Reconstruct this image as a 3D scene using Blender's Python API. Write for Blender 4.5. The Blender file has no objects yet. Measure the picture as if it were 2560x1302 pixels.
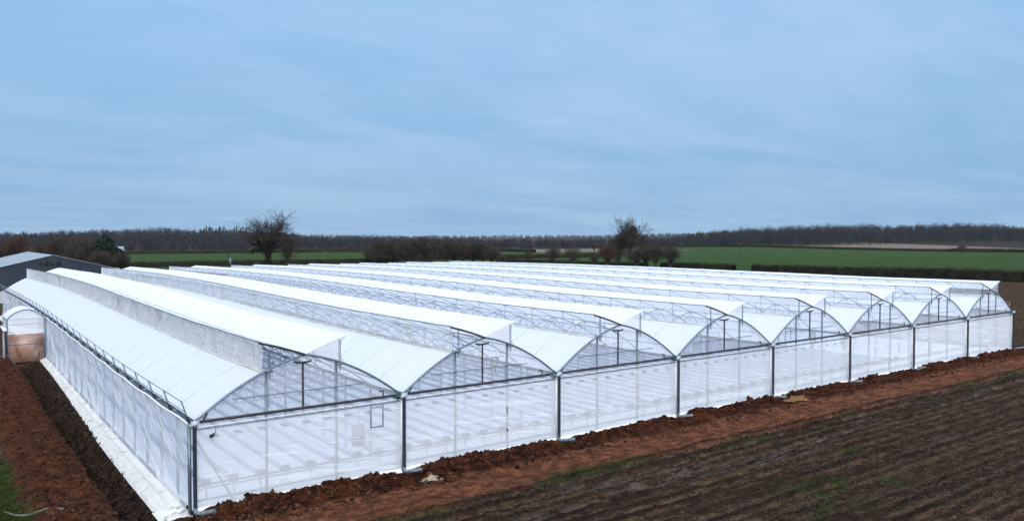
import bpy, math, random
import numpy as np

rng = np.random.default_rng(7)
random.seed(7)
scene = bpy.context.scene
COL = scene.collection
R = math.radians

# ------------------------------------------------------------------ numpy noise
def _hash(ix, iy, seed):
    h = (ix.astype(np.int64) * 374761393 + iy.astype(np.int64) * 668265263 + seed * 974634777) & 0xFFFFFFFF
    h = ((h ^ (h >> 13)) * 1274126177) & 0xFFFFFFFF
    h = h ^ (h >> 16)
    return (h & 0xFFFFFF) / float(0xFFFFFF)

def vnoise(x, y, seed=0):
    x = np.asarray(x, float); y = np.asarray(y, float)
    ix = np.floor(x); iy = np.floor(y)
    fx = x - ix; fy = y - iy
    fx = fx * fx * (3 - 2 * fx); fy = fy * fy * (3 - 2 * fy)
    a = _hash(ix, iy, seed); b = _hash(ix + 1, iy, seed)
    c = _hash(ix, iy + 1, seed); d = _hash(ix + 1, iy + 1, seed)
    return (a * (1 - fx) + b * fx) * (1 - fy) + (c * (1 - fx) + d * fx) * fy * 1.0

def fbm(x, y, seed=0, octs=4):
    s = 0; a = .5; t = 0
    for i in range(octs):
        s = s + a * vnoise(x * 2 ** i, y * 2 ** i, seed + i * 17); t += a; a *= .55
    return s / t

def sstep(a, b, x):
    t = np.clip((np.asarray(x, float) - a) / (b - a), 0, 1)
    return t * t * (3 - 2 * t)

# ------------------------------------------------------------------ camera frame and terrain
CX, CY, CZ = -8.6, -33.76, 11.25
A1, A2 = .8060, .5919
F = 1991.0
def at(px, Z):
    """ground position that lies Z metres ahead of the viewpoint in the direction of column px"""
    X = (px - 1280) / F * Z
    return CX + A1 * X + A2 * Z, CY - A2 * X + A1 * Z

W, L, NB = 9.6, 99.0, 8
GH = 3.81
TW = W * NB
_hy = np.array([-5, 0, 9, 16, 28, 45, 66, 93, 100, 150])
_hz = np.array([0, 0, -.04, .03, .22, .50, .54, .27, .16, 0.])
def hump(y):
    y = np.asarray(y, float); s = 0
    for d in (-5, -2.5, 0, 2.5, 5): s = s + np.interp(y + d, _hy, _hz)
    return s / 5
def g(x, y):
    u = np.clip(np.asarray(x, float) / TW, 0, 1); t = np.clip(np.asarray(y, float) / 100, 0, 1)
    far = 1 - sstep(100, 180, y)
    return (hump(y) * (1 - .4 * u) + .37 * u * (1 - t) - .1 * u * t) * far

_ra = np.array([-.9, -.64, -.55, -.45, -.35, -.25, -.17, -.1, 0, .1, .2, .3, .45, .6, .7, .9])
_rh = np.array([7, 7, 11, 14, 11, 6, 3, 1, 0, 0, 3, 12, 17, 17, 10, 8.])
def far_rise(x, y):
    dx = np.asarray(x, float) - CX; dy = np.asarray(y, float) - CY
    X = A1 * dx - A2 * dy; Z = np.maximum(A2 * dx + A1 * dy, 1)
    k = np.interp(X / Z, _ra, _rh)
    r = sstep(700, 1250, Z) * k
    r = r + sstep(1800, 4200, Z) * np.interp(X / Z, [-.7, -.2, 0, .12, .2, .7], [5, 14, 17, 20, 26, 16])
    return r
def base_z(x, y):
    return g(x, y) + far_rise(x, y)

RUTS = [(-6.1, .26), (-7.0, .2), (-8.3, .3), (-10.6, .22), (-12.8, .3), (-15.1, .25), (-16.9, .25)]
def rut_line(yc, x):
    return yc + .35 * np.sin(x * .055 + yc) + .12 * np.sin(x * .31 + 2 * yc) + .00035 * (x - 25) ** 2 * (.3 if yc < -9 else .5)

def ground(x, y):
    """height and zone masks"""
    x = np.asarray(x, float); y = np.asarray(y, float)
    z = base_z(x, y)
    inside = (sstep(-.05, .05, x) * sstep(-.05, .05, y) * sstep(-.05, .05, TW - x) * sstep(-.05, .05, L - y))
    # ---- spoil bank along the front wall
    fx = sstep(-1.2, .6, x) * (1 - sstep(TW + 3, TW + 12, x))
    n1 = fbm(x * .45, y * .9, 3, 3); n2 = fbm(x * 2.2, y * 2.2, 5, 4); n3 = fbm(x * 5.5, y * 5.5, 9, 2)
    post = np.abs(((x + W / 2) % W) - W / 2)
    dip = 1 - .8 * np.exp(-(post / .75) ** 2)
    wid = .75 + 1.6 * n1
    prof = np.clip(1 - np.abs((y + .8) / wid), 0, 1) ** .8
    clod = np.clip(n2 - .45, 0, 1) * .55 + np.clip(n3 - .5, 0, 1) * .22
    bank = fx * dip * prof * (.10 + .36 * n1 + clod * .9) * (y < .3)
    red = fx * sstep(0.05, .35, prof + (n2 - .5) * .5) * (y < .3)
    # ---- tan graded strip
    edge = -5.6 - 2.2 * (fbm(x * .16, 3.0 + 0 * y, 21, 3) - .5) - .01 * x
    tan = fx * sstep(edge - .7, edge + .7, y + (n2 - .5) * 1.8) * (y < .3)
    z = z + tan * (n2 - .5) * .10
    # ---- ruts
    near = sstep(-24, -20, y) * (1 - sstep(-5.2, -4.6, y))
    wet = 0 * x; rz = 0 * x; rim = 0 * x
    for i, (yc, w) in enumerate(RUTS):
        d = y - rut_line(yc, x)
        on = sstep(.25, .5, fbm(x * .05, 0 * x + i * 7.3, 31 + i, 2)) if i > 2 else sstep(-.2, .35, fbm(x * .09, 0 * x + i * 7.3, 31, 2))
        core = np.exp(-(d / w) ** 2) * on
        rz = rz - core * (.13 if i < 3 else .06)
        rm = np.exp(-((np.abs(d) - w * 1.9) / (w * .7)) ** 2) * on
        rz = rz + rm * (.09 if i < 3 else .04) * (.4 + 1.1 * n2)
        wet = np.maximum(wet, core * (.95 if i < 3 else .45) * (.35 + 1.1 * fbm(x * .3, y * .8, 44, 2)))
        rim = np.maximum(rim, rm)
    wet2 = sstep(.56, .72, fbm(x * .11 + 5, y * .45, 61, 3)) * sstep(-11, -9, y) * (1 - sstep(-6, -5, y))
    wet = np.clip(np.maximum(wet, wet2 * .6), 0, 1) * (x > -4)
    rz = rz * (x > -3)
    field = sstep(-60, -25, y) * (1 - sstep(-4.8, -4.2, y))
    z = z + rz + field * ((n2 - .5) * .09 + (n3 - .5) * .05) + (1 - inside) * (n2 - .5) * .05
    # ---- trench and spoil mound beside the left wall
    ly = sstep(-9, -5, y) * (1 - sstep(46.5, 47.6, y))
    m1 = fbm(x * .5, y * .22, 71, 3); m2 = fbm(x * 1.8, y * 1.3, 73, 4); m3 = fbm(x * 5, y * 4, 77, 2)
    wob = .5 * (fbm(0 * x + 2, y * .12, 79, 2) - .5)
    tx = x + wob
    trench = sstep(-2.65, -2.2, tx) * (1 - sstep(-2.3, -.95, tx))
    mound = sstep(-5.9, -4.7, tx) * (1 - sstep(-3.3, -2.5, tx))
    z = z - ly * trench * (.95 + .5 * (m2 - .5)) + ly * trench * (m3 - .5) * .25 + ly * (tx < -.9) * (tx > -2.9) * (m3 - .5) * .12
    z = z + ly * mound * (.25 + .45 * m1 + np.clip(m2 - .4, 0, 1) * .5 + (m3 - .5) * .12)
    red2 = ly * sstep(.12, .5, mound + (m2 - .5) * .7)
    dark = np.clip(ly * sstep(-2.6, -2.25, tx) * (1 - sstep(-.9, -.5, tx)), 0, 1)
    edge2 = ly * sstep(-3.9, -3.2, tx) * (1 - sstep(-2.9, -2.5, tx)) * .7
    red2 = np.clip(np.maximum(red2, edge2 * .8), 0, 1)
    # ---- grass
    gp = 0 * x
    for cx, cy, rx, ry in ((24.5, -13.2, 2.6, 1.3), (21.5, -15.3, 2.2, .6), (30, -10.8, 2.4, .6), (27.5, -14.9, 1.6, .5)):
        gp = np.maximum(gp, np.exp(-(((x - cx) / rx) ** 2 + ((y - cy) / ry) ** 2)) * sstep(.42, .6, fbm(x * 1.3, y * 1.6, 91, 3)) * 1.25)
    fr = np.exp(-((y - edge) / .8) ** 2) * sstep(.44, .62, fbm(x * .35, y * .8, 93, 3)) * (x > 2) * .9
    lg = (1 - sstep(-6.0, -5.0, tx + (m2 - .5) * 1.6)) * sstep(.28, .42, fbm(x * .2, y * .09, 95, 3)) * (.6 + .5 * m2)
    grass = np.clip(np.maximum(np.maximum(gp, fr), lg), 0, 1)
    z = z + grass * .03
    z = np.where(inside > .5, base_z(x, y) - .04, z + bank)
    allred = np.clip(np.maximum(red, red2), 0, 1)
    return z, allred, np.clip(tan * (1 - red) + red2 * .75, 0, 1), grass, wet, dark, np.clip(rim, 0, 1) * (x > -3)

def gz(x, y):
    return float(ground(np.array([x]), np.array([y]))[0][0])

# ------------------------------------------------------------------ material helpers
def new_mat(name):
    m = bpy.data.materials.new(name); m.use_nodes = True
    nt = m.node_tree; nt.nodes.clear()
    return m, nt
class N:
    """small node-graph writer"""
    def __init__(s, nt): s.nt = nt
    def n(s, t, **kw):
        d = s.nt.nodes.new(t)
        for k, v in kw.items():
            if k.startswith('i_'): d.inputs[k[2:].replace('_', ' ')].default_value = v
            else: setattr(d, k, v)
        return d
    def l(s, a, b): s.nt.links.new(a, b)
    def val(s, sock, v):
        if hasattr(v, 'links') or isinstance(v, bpy.types.NodeSocket): s.l(v, sock)
        else: sock.default_value = v
    def math(s, op, a, b=0.0, c=None, clamp=False):
        d = s.n('ShaderNodeMath', operation=op, use_clamp=clamp)
        s.val(d.inputs[0], a); s.val(d.inputs[1], b)
        if c is not None: s.val(d.inputs[2], c)
        return d.outputs[0]
    def ramp(s, v, a, b, c=0.0, e=1.0):
        d = s.n('ShaderNodeMapRange', clamp=True); d.interpolation_type = 'SMOOTHSTEP'
        s.val(d.inputs[0], v); s.val(d.inputs[1], a); s.val(d.inputs[2], b); s.val(d.inputs[3], c); s.val(d.inputs[4], e)
        return d.outputs[0]
    def mix(s, f, a, b, mode='MIX'):
        d = s.n('ShaderNodeMix', data_type='RGBA', blend_type=mode)
        s.val(d.inputs[0], f)
        for k, v in ((6, a), (7, b)):
            if isinstance(v, tuple): v = v + (1,) if len(v) == 3 else v
            s.val(d.inputs[k], v)
        return d.outputs[2]
    def coord(s, scale=(1, 1, 1), rot=(0, 0, 0), src='Object', loc=(0, 0, 0)):
        tc = s.n('ShaderNodeTexCoord'); mp = s.n('ShaderNodeMapping')
        s.l(tc.outputs[src], mp.inputs[0]); mp.inputs['Scale'].default_value = scale
        mp.inputs['Rotation'].default_value = rot; mp.inputs['Location'].default_value = loc
        return mp.outputs[0]
    def streaks(s, scale=(1, 1, 1), rot=(0, 0, 0)):
        v = s.coord((1, 1, 1), rot); mp = s.n('ShaderNodeMapping'); s.l(v, mp.inputs[0]); mp.inputs['Scale'].default_value = scale
        return mp.outputs[0]
    def noise(s, vec, scale, detail=4, rough=.55, dist=0.0):
        d = s.n('ShaderNodeTexNoise'); s.l(vec, d.inputs['Vector'])
        d.inputs['Scale'].default_value = scale; d.inputs['Detail'].default_value = detail
        d.inputs['Roughness'].default_value = rough; d.inputs['Distortion'].default_value = dist
        return d.outputs[0]
    def bump(s, h, strength=.5, dist=.05):
        d = s.n('ShaderNodeBump', i_Strength=strength, i_Distance=dist); s.l(h, d.inputs['Height'])
        return d.outputs[0]
    def principled(s, col, rough=.8, metal=0.0, spec=.3, normal=None):
        d = s.n('ShaderNodeBsdfPrincipled')
        if isinstance(col, tuple): col = col + (1,)
        s.val(d.inputs['Base Color'], col); s.val(d.inputs['Roughness'], rough); s.val(d.inputs['Metallic'], metal)
        d.inputs['Specular IOR Level'].default_value = spec
        if normal is not None: s.l(normal, d.inputs['Normal'])
        return d.outputs[0]
    def out(s, sh):
        o = s.n('ShaderNodeOutputMaterial'); s.l(sh, o.inputs[0])

def simple(name, col, rough=.6, metal=0.0, var=.25, scale=3.0, spec=.4, bump=0.0):
    m, nt = new_mat(name); q = N(nt); v = q.coord()
    n = q.noise(v, scale, 5)
    lo = tuple(c * (1 - var) for c in col); hi = tuple(min(1, c * (1 + var)) for c in col)
    c = q.mix(q.ramp(n, .3, .7), lo, hi)
    nm = q.bump(q.noise(v, scale * 6, 4), bump, .02) if bump else None
    q.out(q.principled(c, rough, metal, spec, nm)); return m

def film(name, col, alpha, trans=.5, avar=.08, scale=.6, streak=None, streak_amt=0.0, dirt=None, gloss=.06,
         bump=.25, vec_scale=(1, 1, 1), seams=0.0, glint=None):
    """thin polythene: part clear, part milky"""
    m, nt = new_mat(name); q = N(nt)
    v = q.coord(vec_scale)
    n = q.noise(v, scale, 5, .6, .6)
    a = q.math('ADD', alpha - avar, q.math('MULTIPLY', n, 2 * avar))
    h = q.noise(q.coord((1, 1, 1)), 2.2, 4, .6, 1.2)
    base = col + (1,)
    if streak:
        sc, rot, lo, hi = streak
        sn = q.noise(q.streaks(sc, rot), 1.0, 4, .6, .35)
        sm = q.ramp(sn, lo, hi)
        ln = q.noise(q.streaks(tuple(k * 2.6 for k in sc), rot), 1.0, 2, .5, .2)
        lm = q.ramp(ln, hi - .02, hi + .05)
        sm = q.math('MAXIMUM', sm, lm)
        a = q.math('ADD', a, q.math('MULTIPLY', sm, streak_amt), clamp=True)
        h = q.math('ADD', h, q.math('MULTIPLY', sm, 1.5))
        if glint: base = q.mix(sm, base, glint)  # crease glare put into the film colour along the streaks
    if seams:
        tc = q.n('ShaderNodeTexCoord'); sp = q.n('ShaderNodeSeparateXYZ'); q.l(tc.outputs['Object'], sp.inputs[0])
        fr = q.math('PINGPONG', sp.outputs[1], 1.5)
        line = q.ramp(fr, .0, .09, 1, 0)
        sub = q.ramp(q.noise(q.coord((.12, .55, .3)), 1.0, 3), .45, .65)
        base = q.mix(q.math('MULTIPLY', line, seams), base, (col[0] * .72, col[1] * .76, col[2] * .82))
        base = q.mix(q.math('MULTIPLY', sub, seams * .25), base, (col[0] * .86, col[1] * .9, col[2] * .95))
    if dirt:
        dc, dlo, dhi, dsc = dirt
        dn = q.noise(q.coord((1, 1, 1), loc=(7, 3, 1)), dsc, 5, .7, 1.0)
        base = q.mix(q.ramp(dn, dlo, dhi), base, dc)
    nm = q.bump(h, bump, .06)
    df = q.n('ShaderNodeBsdfDiffuse'); tr = q.n('ShaderNodeBsdfTranslucent'); tp = q.n('ShaderNodeBsdfTransparent')
    gl = q.n('ShaderNodeBsdfGlossy', i_Roughness=.28)
    for d in (df, tr): q.val(d.inputs['Color'], base); q.l(nm, d.inputs['Normal'])
    q.l(nm, gl.inputs['Normal'])
    m1 = q.n('ShaderNodeMixShader'); m1.inputs[0].default_value = trans; q.l(df.outputs[0], m1.inputs[1]); q.l(tr.outputs[0], m1.inputs[2])
    m2 = q.n('ShaderNodeMixShader'); m2.inputs[0].default_value = gloss; q.l(m1.outputs[0], m2.inputs[1]); q.l(gl.outputs[0], m2.inputs[2])
    m3 = q.n('ShaderNodeMixShader'); q.val(m3.inputs[0], a); q.l(tp.outputs[0], m3.inputs[1]); q.l(m2.outputs[0], m3.inputs[2])
    q.out(m3.outputs[0]); return m

M = {}
M['roof'] = film('roof_polythene', (.85, .895, .95), .97, .44, .01, .4, bump=.22, seams=.10, gloss=.03,
                 dirt=((.72, .65, .50, 1), .64, .84, .35))
M['vent'] = film('vent_polythene', (.89, .92, .96), .95, .40, .02, .4, bump=.15, seams=.08, gloss=.03)
M['wall'] = film('front_polythene', (.92, .96, 1.0), .63, .36, .04, .5, streak=((.16, .3, 2.2), (0, R(-5), 0), .56, .64), streak_amt=.20, bump=.2)
M['gable'] = film('gable_polythene', (.93, .95, .98), .30, .4, .06, .6, streak=((1.6, .3, .5), (0, 0, 0), .56, .66), streak_amt=.15, bump=.2)
M['side'] = film('side_polythene', (.84, .88, .93), .54, .38, .09, .18, streak=((1, .10, 1.5), (R(-20), 0, 0), .50, .58), streak_amt=.26, bump=.6, gloss=.10, glint=(.97, .98, 1.0),
                 dirt=((.66, .60, .52, 1), .60, .8, .4))
M['skirt'] = film('skirt_polythene', (.90, .90, .87), .92, .3, .05, .8, streak=((1.2, .3, 1), (0, 0, R(6)), .52, .62), streak_amt=.1, bump=.45, gloss=.08,
                  dirt=((.52, .47, .38, 1), .54, .70, 1.1))
M['net_oblique'] = film('insect_net_oblique', (.88, .87, .84), .58, .35, .09, .5, streak=((1, .8, 1.2), (R(20), 0, 0), .5, .6), streak_amt=.12, bump=.5, gloss=.0,
                    dirt=((.50, .45, .34, 1), .52, .7, .3))  # milky look of a slanting view set into opacity and tone
M['net_mid'] = film('insect_net_part_oblique', (.84, .85, .85), .42, .4, .10, .5, streak=((1, .8, 1.2), (R(20), 0, 0), .5, .6), streak_amt=.14, bump=.4, gloss=.0,
                    dirt=((.55, .50, .38, 1), .55, .75, .3))  # second bay: weaker slanting-view milkiness set into the net
M['net'] = film('insect_net', (.82, .85, .88), .24, .4, .06, .5, streak=((1, .8, 1.2), (R(20), 0, 0), .52, .62), streak_amt=.1, bump=.3, gloss=.0,
                dirt=((.60, .50, .32, 1), .68, .8, .25))
M['steel'] = simple('galvanised_steel', (.15, .19, .235), .45, .55, .2, 8, .5)
M['truss'] = simple('pale_truss_steel', (.36, .40, .45), .5, .3, .2, 8, .5)
M['steel_dark'] = simple('weathered_steel', (.14, .17, .20), .5, .4, .2, 8, .5)
M['pipe_dark'] = simple('dark_pipe', (.018, .022, .035), .45, 0, .3, 6, .4)
M['pipe_grey'] = simple('grey_pvc', (.11, .15, .18), .4, 0, .3, 6, .5)
M['pipe_rust'] = simple('dark_steel_pipe', (.035, .032, .034), .5, .2, .4, 6, .4)
M['rail'] = simple('rail_steel', (.22, .25, .28), .45, .5, .25, 9, .5)
M['sleeve'] = simple('rubber_sleeve', (.02, .024, .026), .7, 0, .2, 9, .3)
M['cap'] = simple('grey_white_caps', (.42, .46, .50), .5, 0, .2, 4, .3)
M['clamp'] = simple('cream_profile', (.66, .62, .52), .6, 0, .25, .8, .2)
M['white_plastic'] = simple('white_plastic', (.78, .79, .78), .5, 0, .12, 4, .4)
M['green_plastic'] = simple('green_plastic', (.01, .06, .04), .5, 0, .3, 4, .4)
M['inner'] = simple('inner_pipe', (.03, .05, .10), .6, .1, .25, 4, .3)
M['floor'] = simple('white_ground_cover', (.83, .89, .98), .8, 0, .06, .7, .2, .2)
M['trough'] = simple('growing_trough', (.31, .36, .50), .8, 0, .15, 2, .2)
M['cabinet'] = simple('grey_cabinet', (.10, .13, .16), .6, .2, .4, 3, .3)
M['yellow'] = simple('yellow_hose', (.62, .50, .16), .6, 0, .2, 3, .3)
M['wood'] = simple('pole_wood', (.035, .03, .026), .9, 0, .3, 5, .2)
M['bark'] = simple('bark', (.055, .045, .036), .95, 0, .45, 1.5, .1)
M['twig'] = simple('twigs', (.050, .041, .034), .95, 0, .45, .5, .03)
M['twig_red'] = simple('reddish_twigs', (.058, .034, .024), .95, 0, .4, .4, .03)
M['twig_brown'] = simple('brown_twigs', (.048, .037, .029), .95, 0, .4, .4, .03)
M['ivy'] = simple('ivy_leaves', (.012, .015, .007), .8, 0, .5, .8, .05)
M['conifer'] = simple('conifer_needles', (.010, .022, .014), .8, 0, .5, .7, .2)
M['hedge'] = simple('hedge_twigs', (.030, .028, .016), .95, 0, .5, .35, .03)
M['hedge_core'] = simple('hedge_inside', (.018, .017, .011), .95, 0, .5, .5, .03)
M['hose'] = simple('grey_hose', (.09, .088, .08), .5, 0, .25, 4, .4)
M['scrap'] = simple('cream_scrap', (.22, .19, .14), .6, 0, .3, 5, .3)
M['concrete'] = simple('concrete', (.30, .30, .29), .9, 0, .15, .4, .2)
M['barn_roof'] = simple('barn_roof_sheet', (.26, .30, .34), .55, .2, .12, .3, .4)
M['white_wall'] = simple('white_render', (.36, .38, .40), .8, 0, .1, .4, .3)

def barn_wall_mat():
    m, nt = new_mat('barn_cladding'); q = N(nt)
    tc = q.n('ShaderNodeTexCoord'); sp = q.n('ShaderNodeSeparateXYZ'); q.l(tc.outputs['Object'], sp.inputs[0])
    s = q.math('ADD', sp.outputs[0], sp.outputs[1])
    w = q.ramp(q.math('PINGPONG', s, .17), .03, .12)
    n = q.noise(q.coord((.3, .3, .3)), 1, 4)
    c = q.mix(w, (.014, .020, .028), (.026, .036, .050))
    c = q.mix(q.ramp(n, .35, .7, 0, .35), c, (.035, .045, .056))
    q.out(q.principled(c, .7, 0, .15, q.bump(w, .6, .05))); return m
M['barn_wall'] = barn_wall_mat()

def ground_mat():
    m, nt = new_mat('farm_soil_and_fields'); q = N(nt)
    at1 = q.n('ShaderNodeAttribute', attribute_name='zone'); sp = q.n('ShaderNodeSeparateColor'); q.l(at1.outputs['Color'], sp.inputs[0])
    at2 = q.n('ShaderNodeAttribute', attribute_name='zone_b'); sp2 = q.n('ShaderNodeSeparateColor'); q.l(at2.outputs['Color'], sp2.inputs[0])
    red, tan, grass = sp.outputs[0], sp.outputs[1], sp.outputs[2]
    wet, dark = sp2.outputs[0], sp2.outputs[1]
    tc = q.n('ShaderNodeTexCoord'); xyz = q.n('ShaderNodeSeparateXYZ'); q.l(tc.outputs['Object'], xyz.inputs[0])
    x, y = xyz.outputs[0], xyz.outputs[1]
    v = q.coord(); vs = q.coord((.35, 1.6, 1)); vs2 = q.coord((.06, .6, 1))
    nf = q.noise(v, 7, 5, .65); nm = q.noise(v, 1.6, 5, .6); nl = q.noise(v, .12, 4, .6)
    st = q.noise(vs, 2.2, 5, .65); st2 = q.noise(vs2, 1.2, 4, .6)
    nx = q.noise(v, 22, 3, .7)
    # stubble field
    c = q.mix(q.ramp(st, .38, .62), (.026, .018, .015), (.084, .062, .050))
    c = q.mix(q.ramp(st2, .45, .62, 0, .6), c, (.060, .046, .032))
    c = q.mix(q.ramp(nf, .52, .70, 0, .8), c, (.150, .118, .085))
    c = q.mix(q.ramp(nx, .56, .72, 0, .7), c, (.17, .135, .10))
    c = q.mix(q.ramp(nf, .50, .34, 0, .85), c, (.020, .014, .011))
    c = q.mix(q.ramp(nl, .5, .66, 0, .3), c, (.045, .060, .022))
    nb = q.noise(q.coord((.55, 1.5, 1)), 1.5, 6, .72)
    c = q.mix(q.ramp(nb, .50, .40, 0, .75), c, (.012, .009, .008))
    c = q.mix(q.ramp(nb, .54, .66, 0, .75), c, (.125, .096, .072))
    c = q.mix(1.0, c, (1.42, 1.10, .90), 'MULTIPLY')
    # drill lines along the rows
    dl = q.n('ShaderNodeTexWave', wave_type='BANDS', bands_direction='Y'); q.l(q.coord((.05, 1, 1)), dl.inputs['Vector'])
    dl.inputs['Scale'].default_value = .42; dl.inputs['Distortion'].default_value = 2.2; dl.inputs['Detail'].default_value = 3; dl.inputs['Detail Scale'].default_value = 1.4
    dlf = q.ramp(dl.outputs['Fac'], .35, .75)
    c = q.mix(q.math('MULTIPLY', dlf, .62), c, (.014, .010, .008))
    # tan graded soil
    t = q.mix(q.ramp(nm, .38, .62), (.070, .029, .018), (.165, .074, .044))
    t = q.mix(q.ramp(nf, .5, .7, 0, .5), t, (.22, .115, .075))
    t = q.mix(q.ramp(nf, .48, .36, 0, .75), t, (.035, .015, .010))
    t = q.mix(q.ramp(nb, .50, .42, 0, .7), t, (.045, .024, .016))
    t = q.mix(1.0, t, (1.38, 1.22, 1.10), 'MULTIPLY')
    c = q.mix(tan, c, t)
    # red clods
    r = q.mix(q.ramp(nm, .40, .62), (.024, .010, .007), (.085, .031, .017))
    r = q.mix(q.ramp(nf, .52, .66, 0, .6), r, (.15, .060, .034))
    r = q.mix(q.ramp(nx, .50, .38, 0, .8), r, (.012, .006, .004))
    nb2 = q.noise(v, 2.6, 6, .75)
    r = q.mix(q.math('MULTIPLY', q.ramp(nb2, .50, .40, 0, .8), q.ramp(tan, .1, .4, 1, .35)), r, (.010, .005, .004))
    r = q.mix(q.ramp(nb2, .56, .68, 0, .7), r, (.135, .052, .028))
    r = q.mix(1.0, r, (1.12, .90, .74), 'MULTIPLY')
    c = q.mix(q.math('SUBTRACT', red, q.math('MULTIPLY', tan, .35)), c, r)
    # trench sides
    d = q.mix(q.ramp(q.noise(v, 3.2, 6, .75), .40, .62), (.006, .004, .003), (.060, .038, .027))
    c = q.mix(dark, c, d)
    # grass
    gr = q.mix(q.ramp(nb2, .42, .60), (.016, .026, .010), (.055, .085, .020))
    gr = q.mix(q.ramp(nf, .5, .62, 0, .5), gr, (.07, .055, .03))
    c = q.mix(q.math('MULTIPLY', grass, q.ramp(nf, .36, .56), clamp=True), c, gr)
    # churned soil beside the wheel ruts, darkened in colour for relief shading
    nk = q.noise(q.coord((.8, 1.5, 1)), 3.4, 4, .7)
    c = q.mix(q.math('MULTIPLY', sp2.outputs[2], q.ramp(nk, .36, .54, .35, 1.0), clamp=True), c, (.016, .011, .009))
    # wet mud
    wm = q.math('MULTIPLY', wet, q.ramp(q.noise(vs, 2.4, 5, .65), .42, .60), clamp=True)
    c = q.mix(q.math('MULTIPLY', wm, .7), c, (.105, .080, .068))
    # far fields
    f1 = q.ramp(x, 208, 211); f2 = q.ramp(y, 118, 126); green = q.math('MAXIMUM', f1, f2)
    fs = q.noise(q.coord((.02, .15, 1)), 1.0, 5, .6)
    fg = q.mix(q.ramp(fs, .3, .7), (.020, .050, .010), (.034, .070, .016))
    fg = q.mix(q.ramp(q.noise(v, .03, 4), .42, .65, 0, .5), fg, (.040, .062, .020))
    c = q.mix(green, c, fg)
    # tramlines and thin patches in the green crop
    tl_ = q.math('PINGPONG', q.math('ADD', x, q.math('MULTIPLY', y, .02)), 12.0)
    fg2 = q.mix(q.math('MULTIPLY', q.ramp(tl_, .35, .9, .55, 0), q.ramp(q.noise(v, .05, 3), .35, .6)), fg, (.040, .040, .020))
    fg2 = q.mix(q.ramp(q.noise(q.coord((.006, .03, 1)), 1.0, 5, .65), .5, .68, 0, .45), fg2, (.052, .060, .022))
    c = q.mix(green, c, fg2)
    ta = q.math('MULTIPLY', q.ramp(x, 712, 716), q.ramp(y, 520, 470))
    tb = q.math('MULTIPLY', q.math('MULTIPLY', q.ramp(x, 405, 408), q.ramp(x, 600, 590)), q.math('MULTIPLY', q.ramp(y, 488, 492), q.ramp(y, 640, 630)))
    tf = q.mix(q.ramp(fs, .35, .65), (.13, .11, .09), (.18, .155, .125))
    c = q.mix(q.math('MAXIMUM', ta, tb), c, tf)
    farg = q.math('MAXIMUM', q.ramp(x, 880, 900), q.ramp(y, 690, 700))
    farg = q.math('MAXIMUM', farg, q.math('MULTIPLY', q.ramp(x, 765, 790), q.ramp(y, 430, 520)))
    c = q.mix(farg, c, (.026, .024, .018))
    # tread lugs inside the ruts
    wv = q.n('ShaderNodeTexWave', wave_type='BANDS', bands_direction='DIAGONAL'); q.l(q.coord((1, .55, 1)), wv.inputs['Vector'])
    wv.inputs['Scale'].default_value = 1.15; wv.inputs['Distortion'].default_value = 1.5
    lug = q.math('MULTIPLY', wv.outputs['Fac'], wet)
    h = q.math('ADD', q.math('MULTIPLY', nf, 1.0), q.math('MULTIPLY', nx, .5))
    h = q.math('ADD', h, q.math('MULTIPLY', lug, .6))
    hs = q.math('MULTIPLY', h, q.ramp(wm, 0, 1, 1, .25))
    rough = q.ramp(wm, .1, .9, .95, .45)
    pr = q.principled(c, rough, 0, .05, q.bump(hs, 1.0, .22))
    q.l(q.ramp(wm, 0, 1, .04, .28), pr.node.inputs['Specular IOR Level'])
    q.out(pr); return m
M['ground'] = ground_mat()

# ------------------------------------------------------------------ mesh helpers
def mesh_np(name, V, Fq, mat=None, smooth=False, mats=None, midx=None):
    me = bpy.data.meshes.new(name)
    V = np.asarray(V, np.float32); Fq = np.asarray(Fq, np.int32)
    k = Fq.shape[1]
    me.vertices.add(len(V)); me.vertices.foreach_set('co', V.ravel())
    me.loops.add(Fq.size); me.loops.foreach_set('vertex_index', Fq.ravel())
    me.polygons.add(len(Fq)); me.polygons.foreach_set('loop_start', np.arange(0, Fq.size, k, dtype=np.int32))
    try: me.polygons.foreach_set('loop_total', np.full(len(Fq), k, np.int32))
    except Exception: pass
    for mm in (mats or ([mat] if mat else [])): me.materials.append(mm)
    if midx is not None: me.polygons.foreach_set('material_index', np.asarray(midx, np.int32))
    if smooth: me.polygons.foreach_set('use_smooth', np.ones(len(Fq), bool))
    me.update(calc_edges=True); me.validate()
    return me

def link(name, me, parent=None, loc=(0, 0, 0)):
    o = bpy.data.objects.new(name, me); COL.objects.link(o); o.location = loc
    if parent: o.parent = parent
    return o

def tag(o, label=None, cat=None, group=None, kind=None):
    if label: o['label'] = label
    if cat: o['category'] = cat
    if group: o['group'] = group
    if kind: o['kind'] = kind
    return o

def empty(name, loc=(0, 0, 0), rz=0, parent=None):
    o = bpy.data.objects.new(name, None); COL.objects.link(o); o.location = loc; o.rotation_euler = (0, 0, rz)
    o.empty_display_size = .3
    if parent: o.parent = parent
    return o

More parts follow.
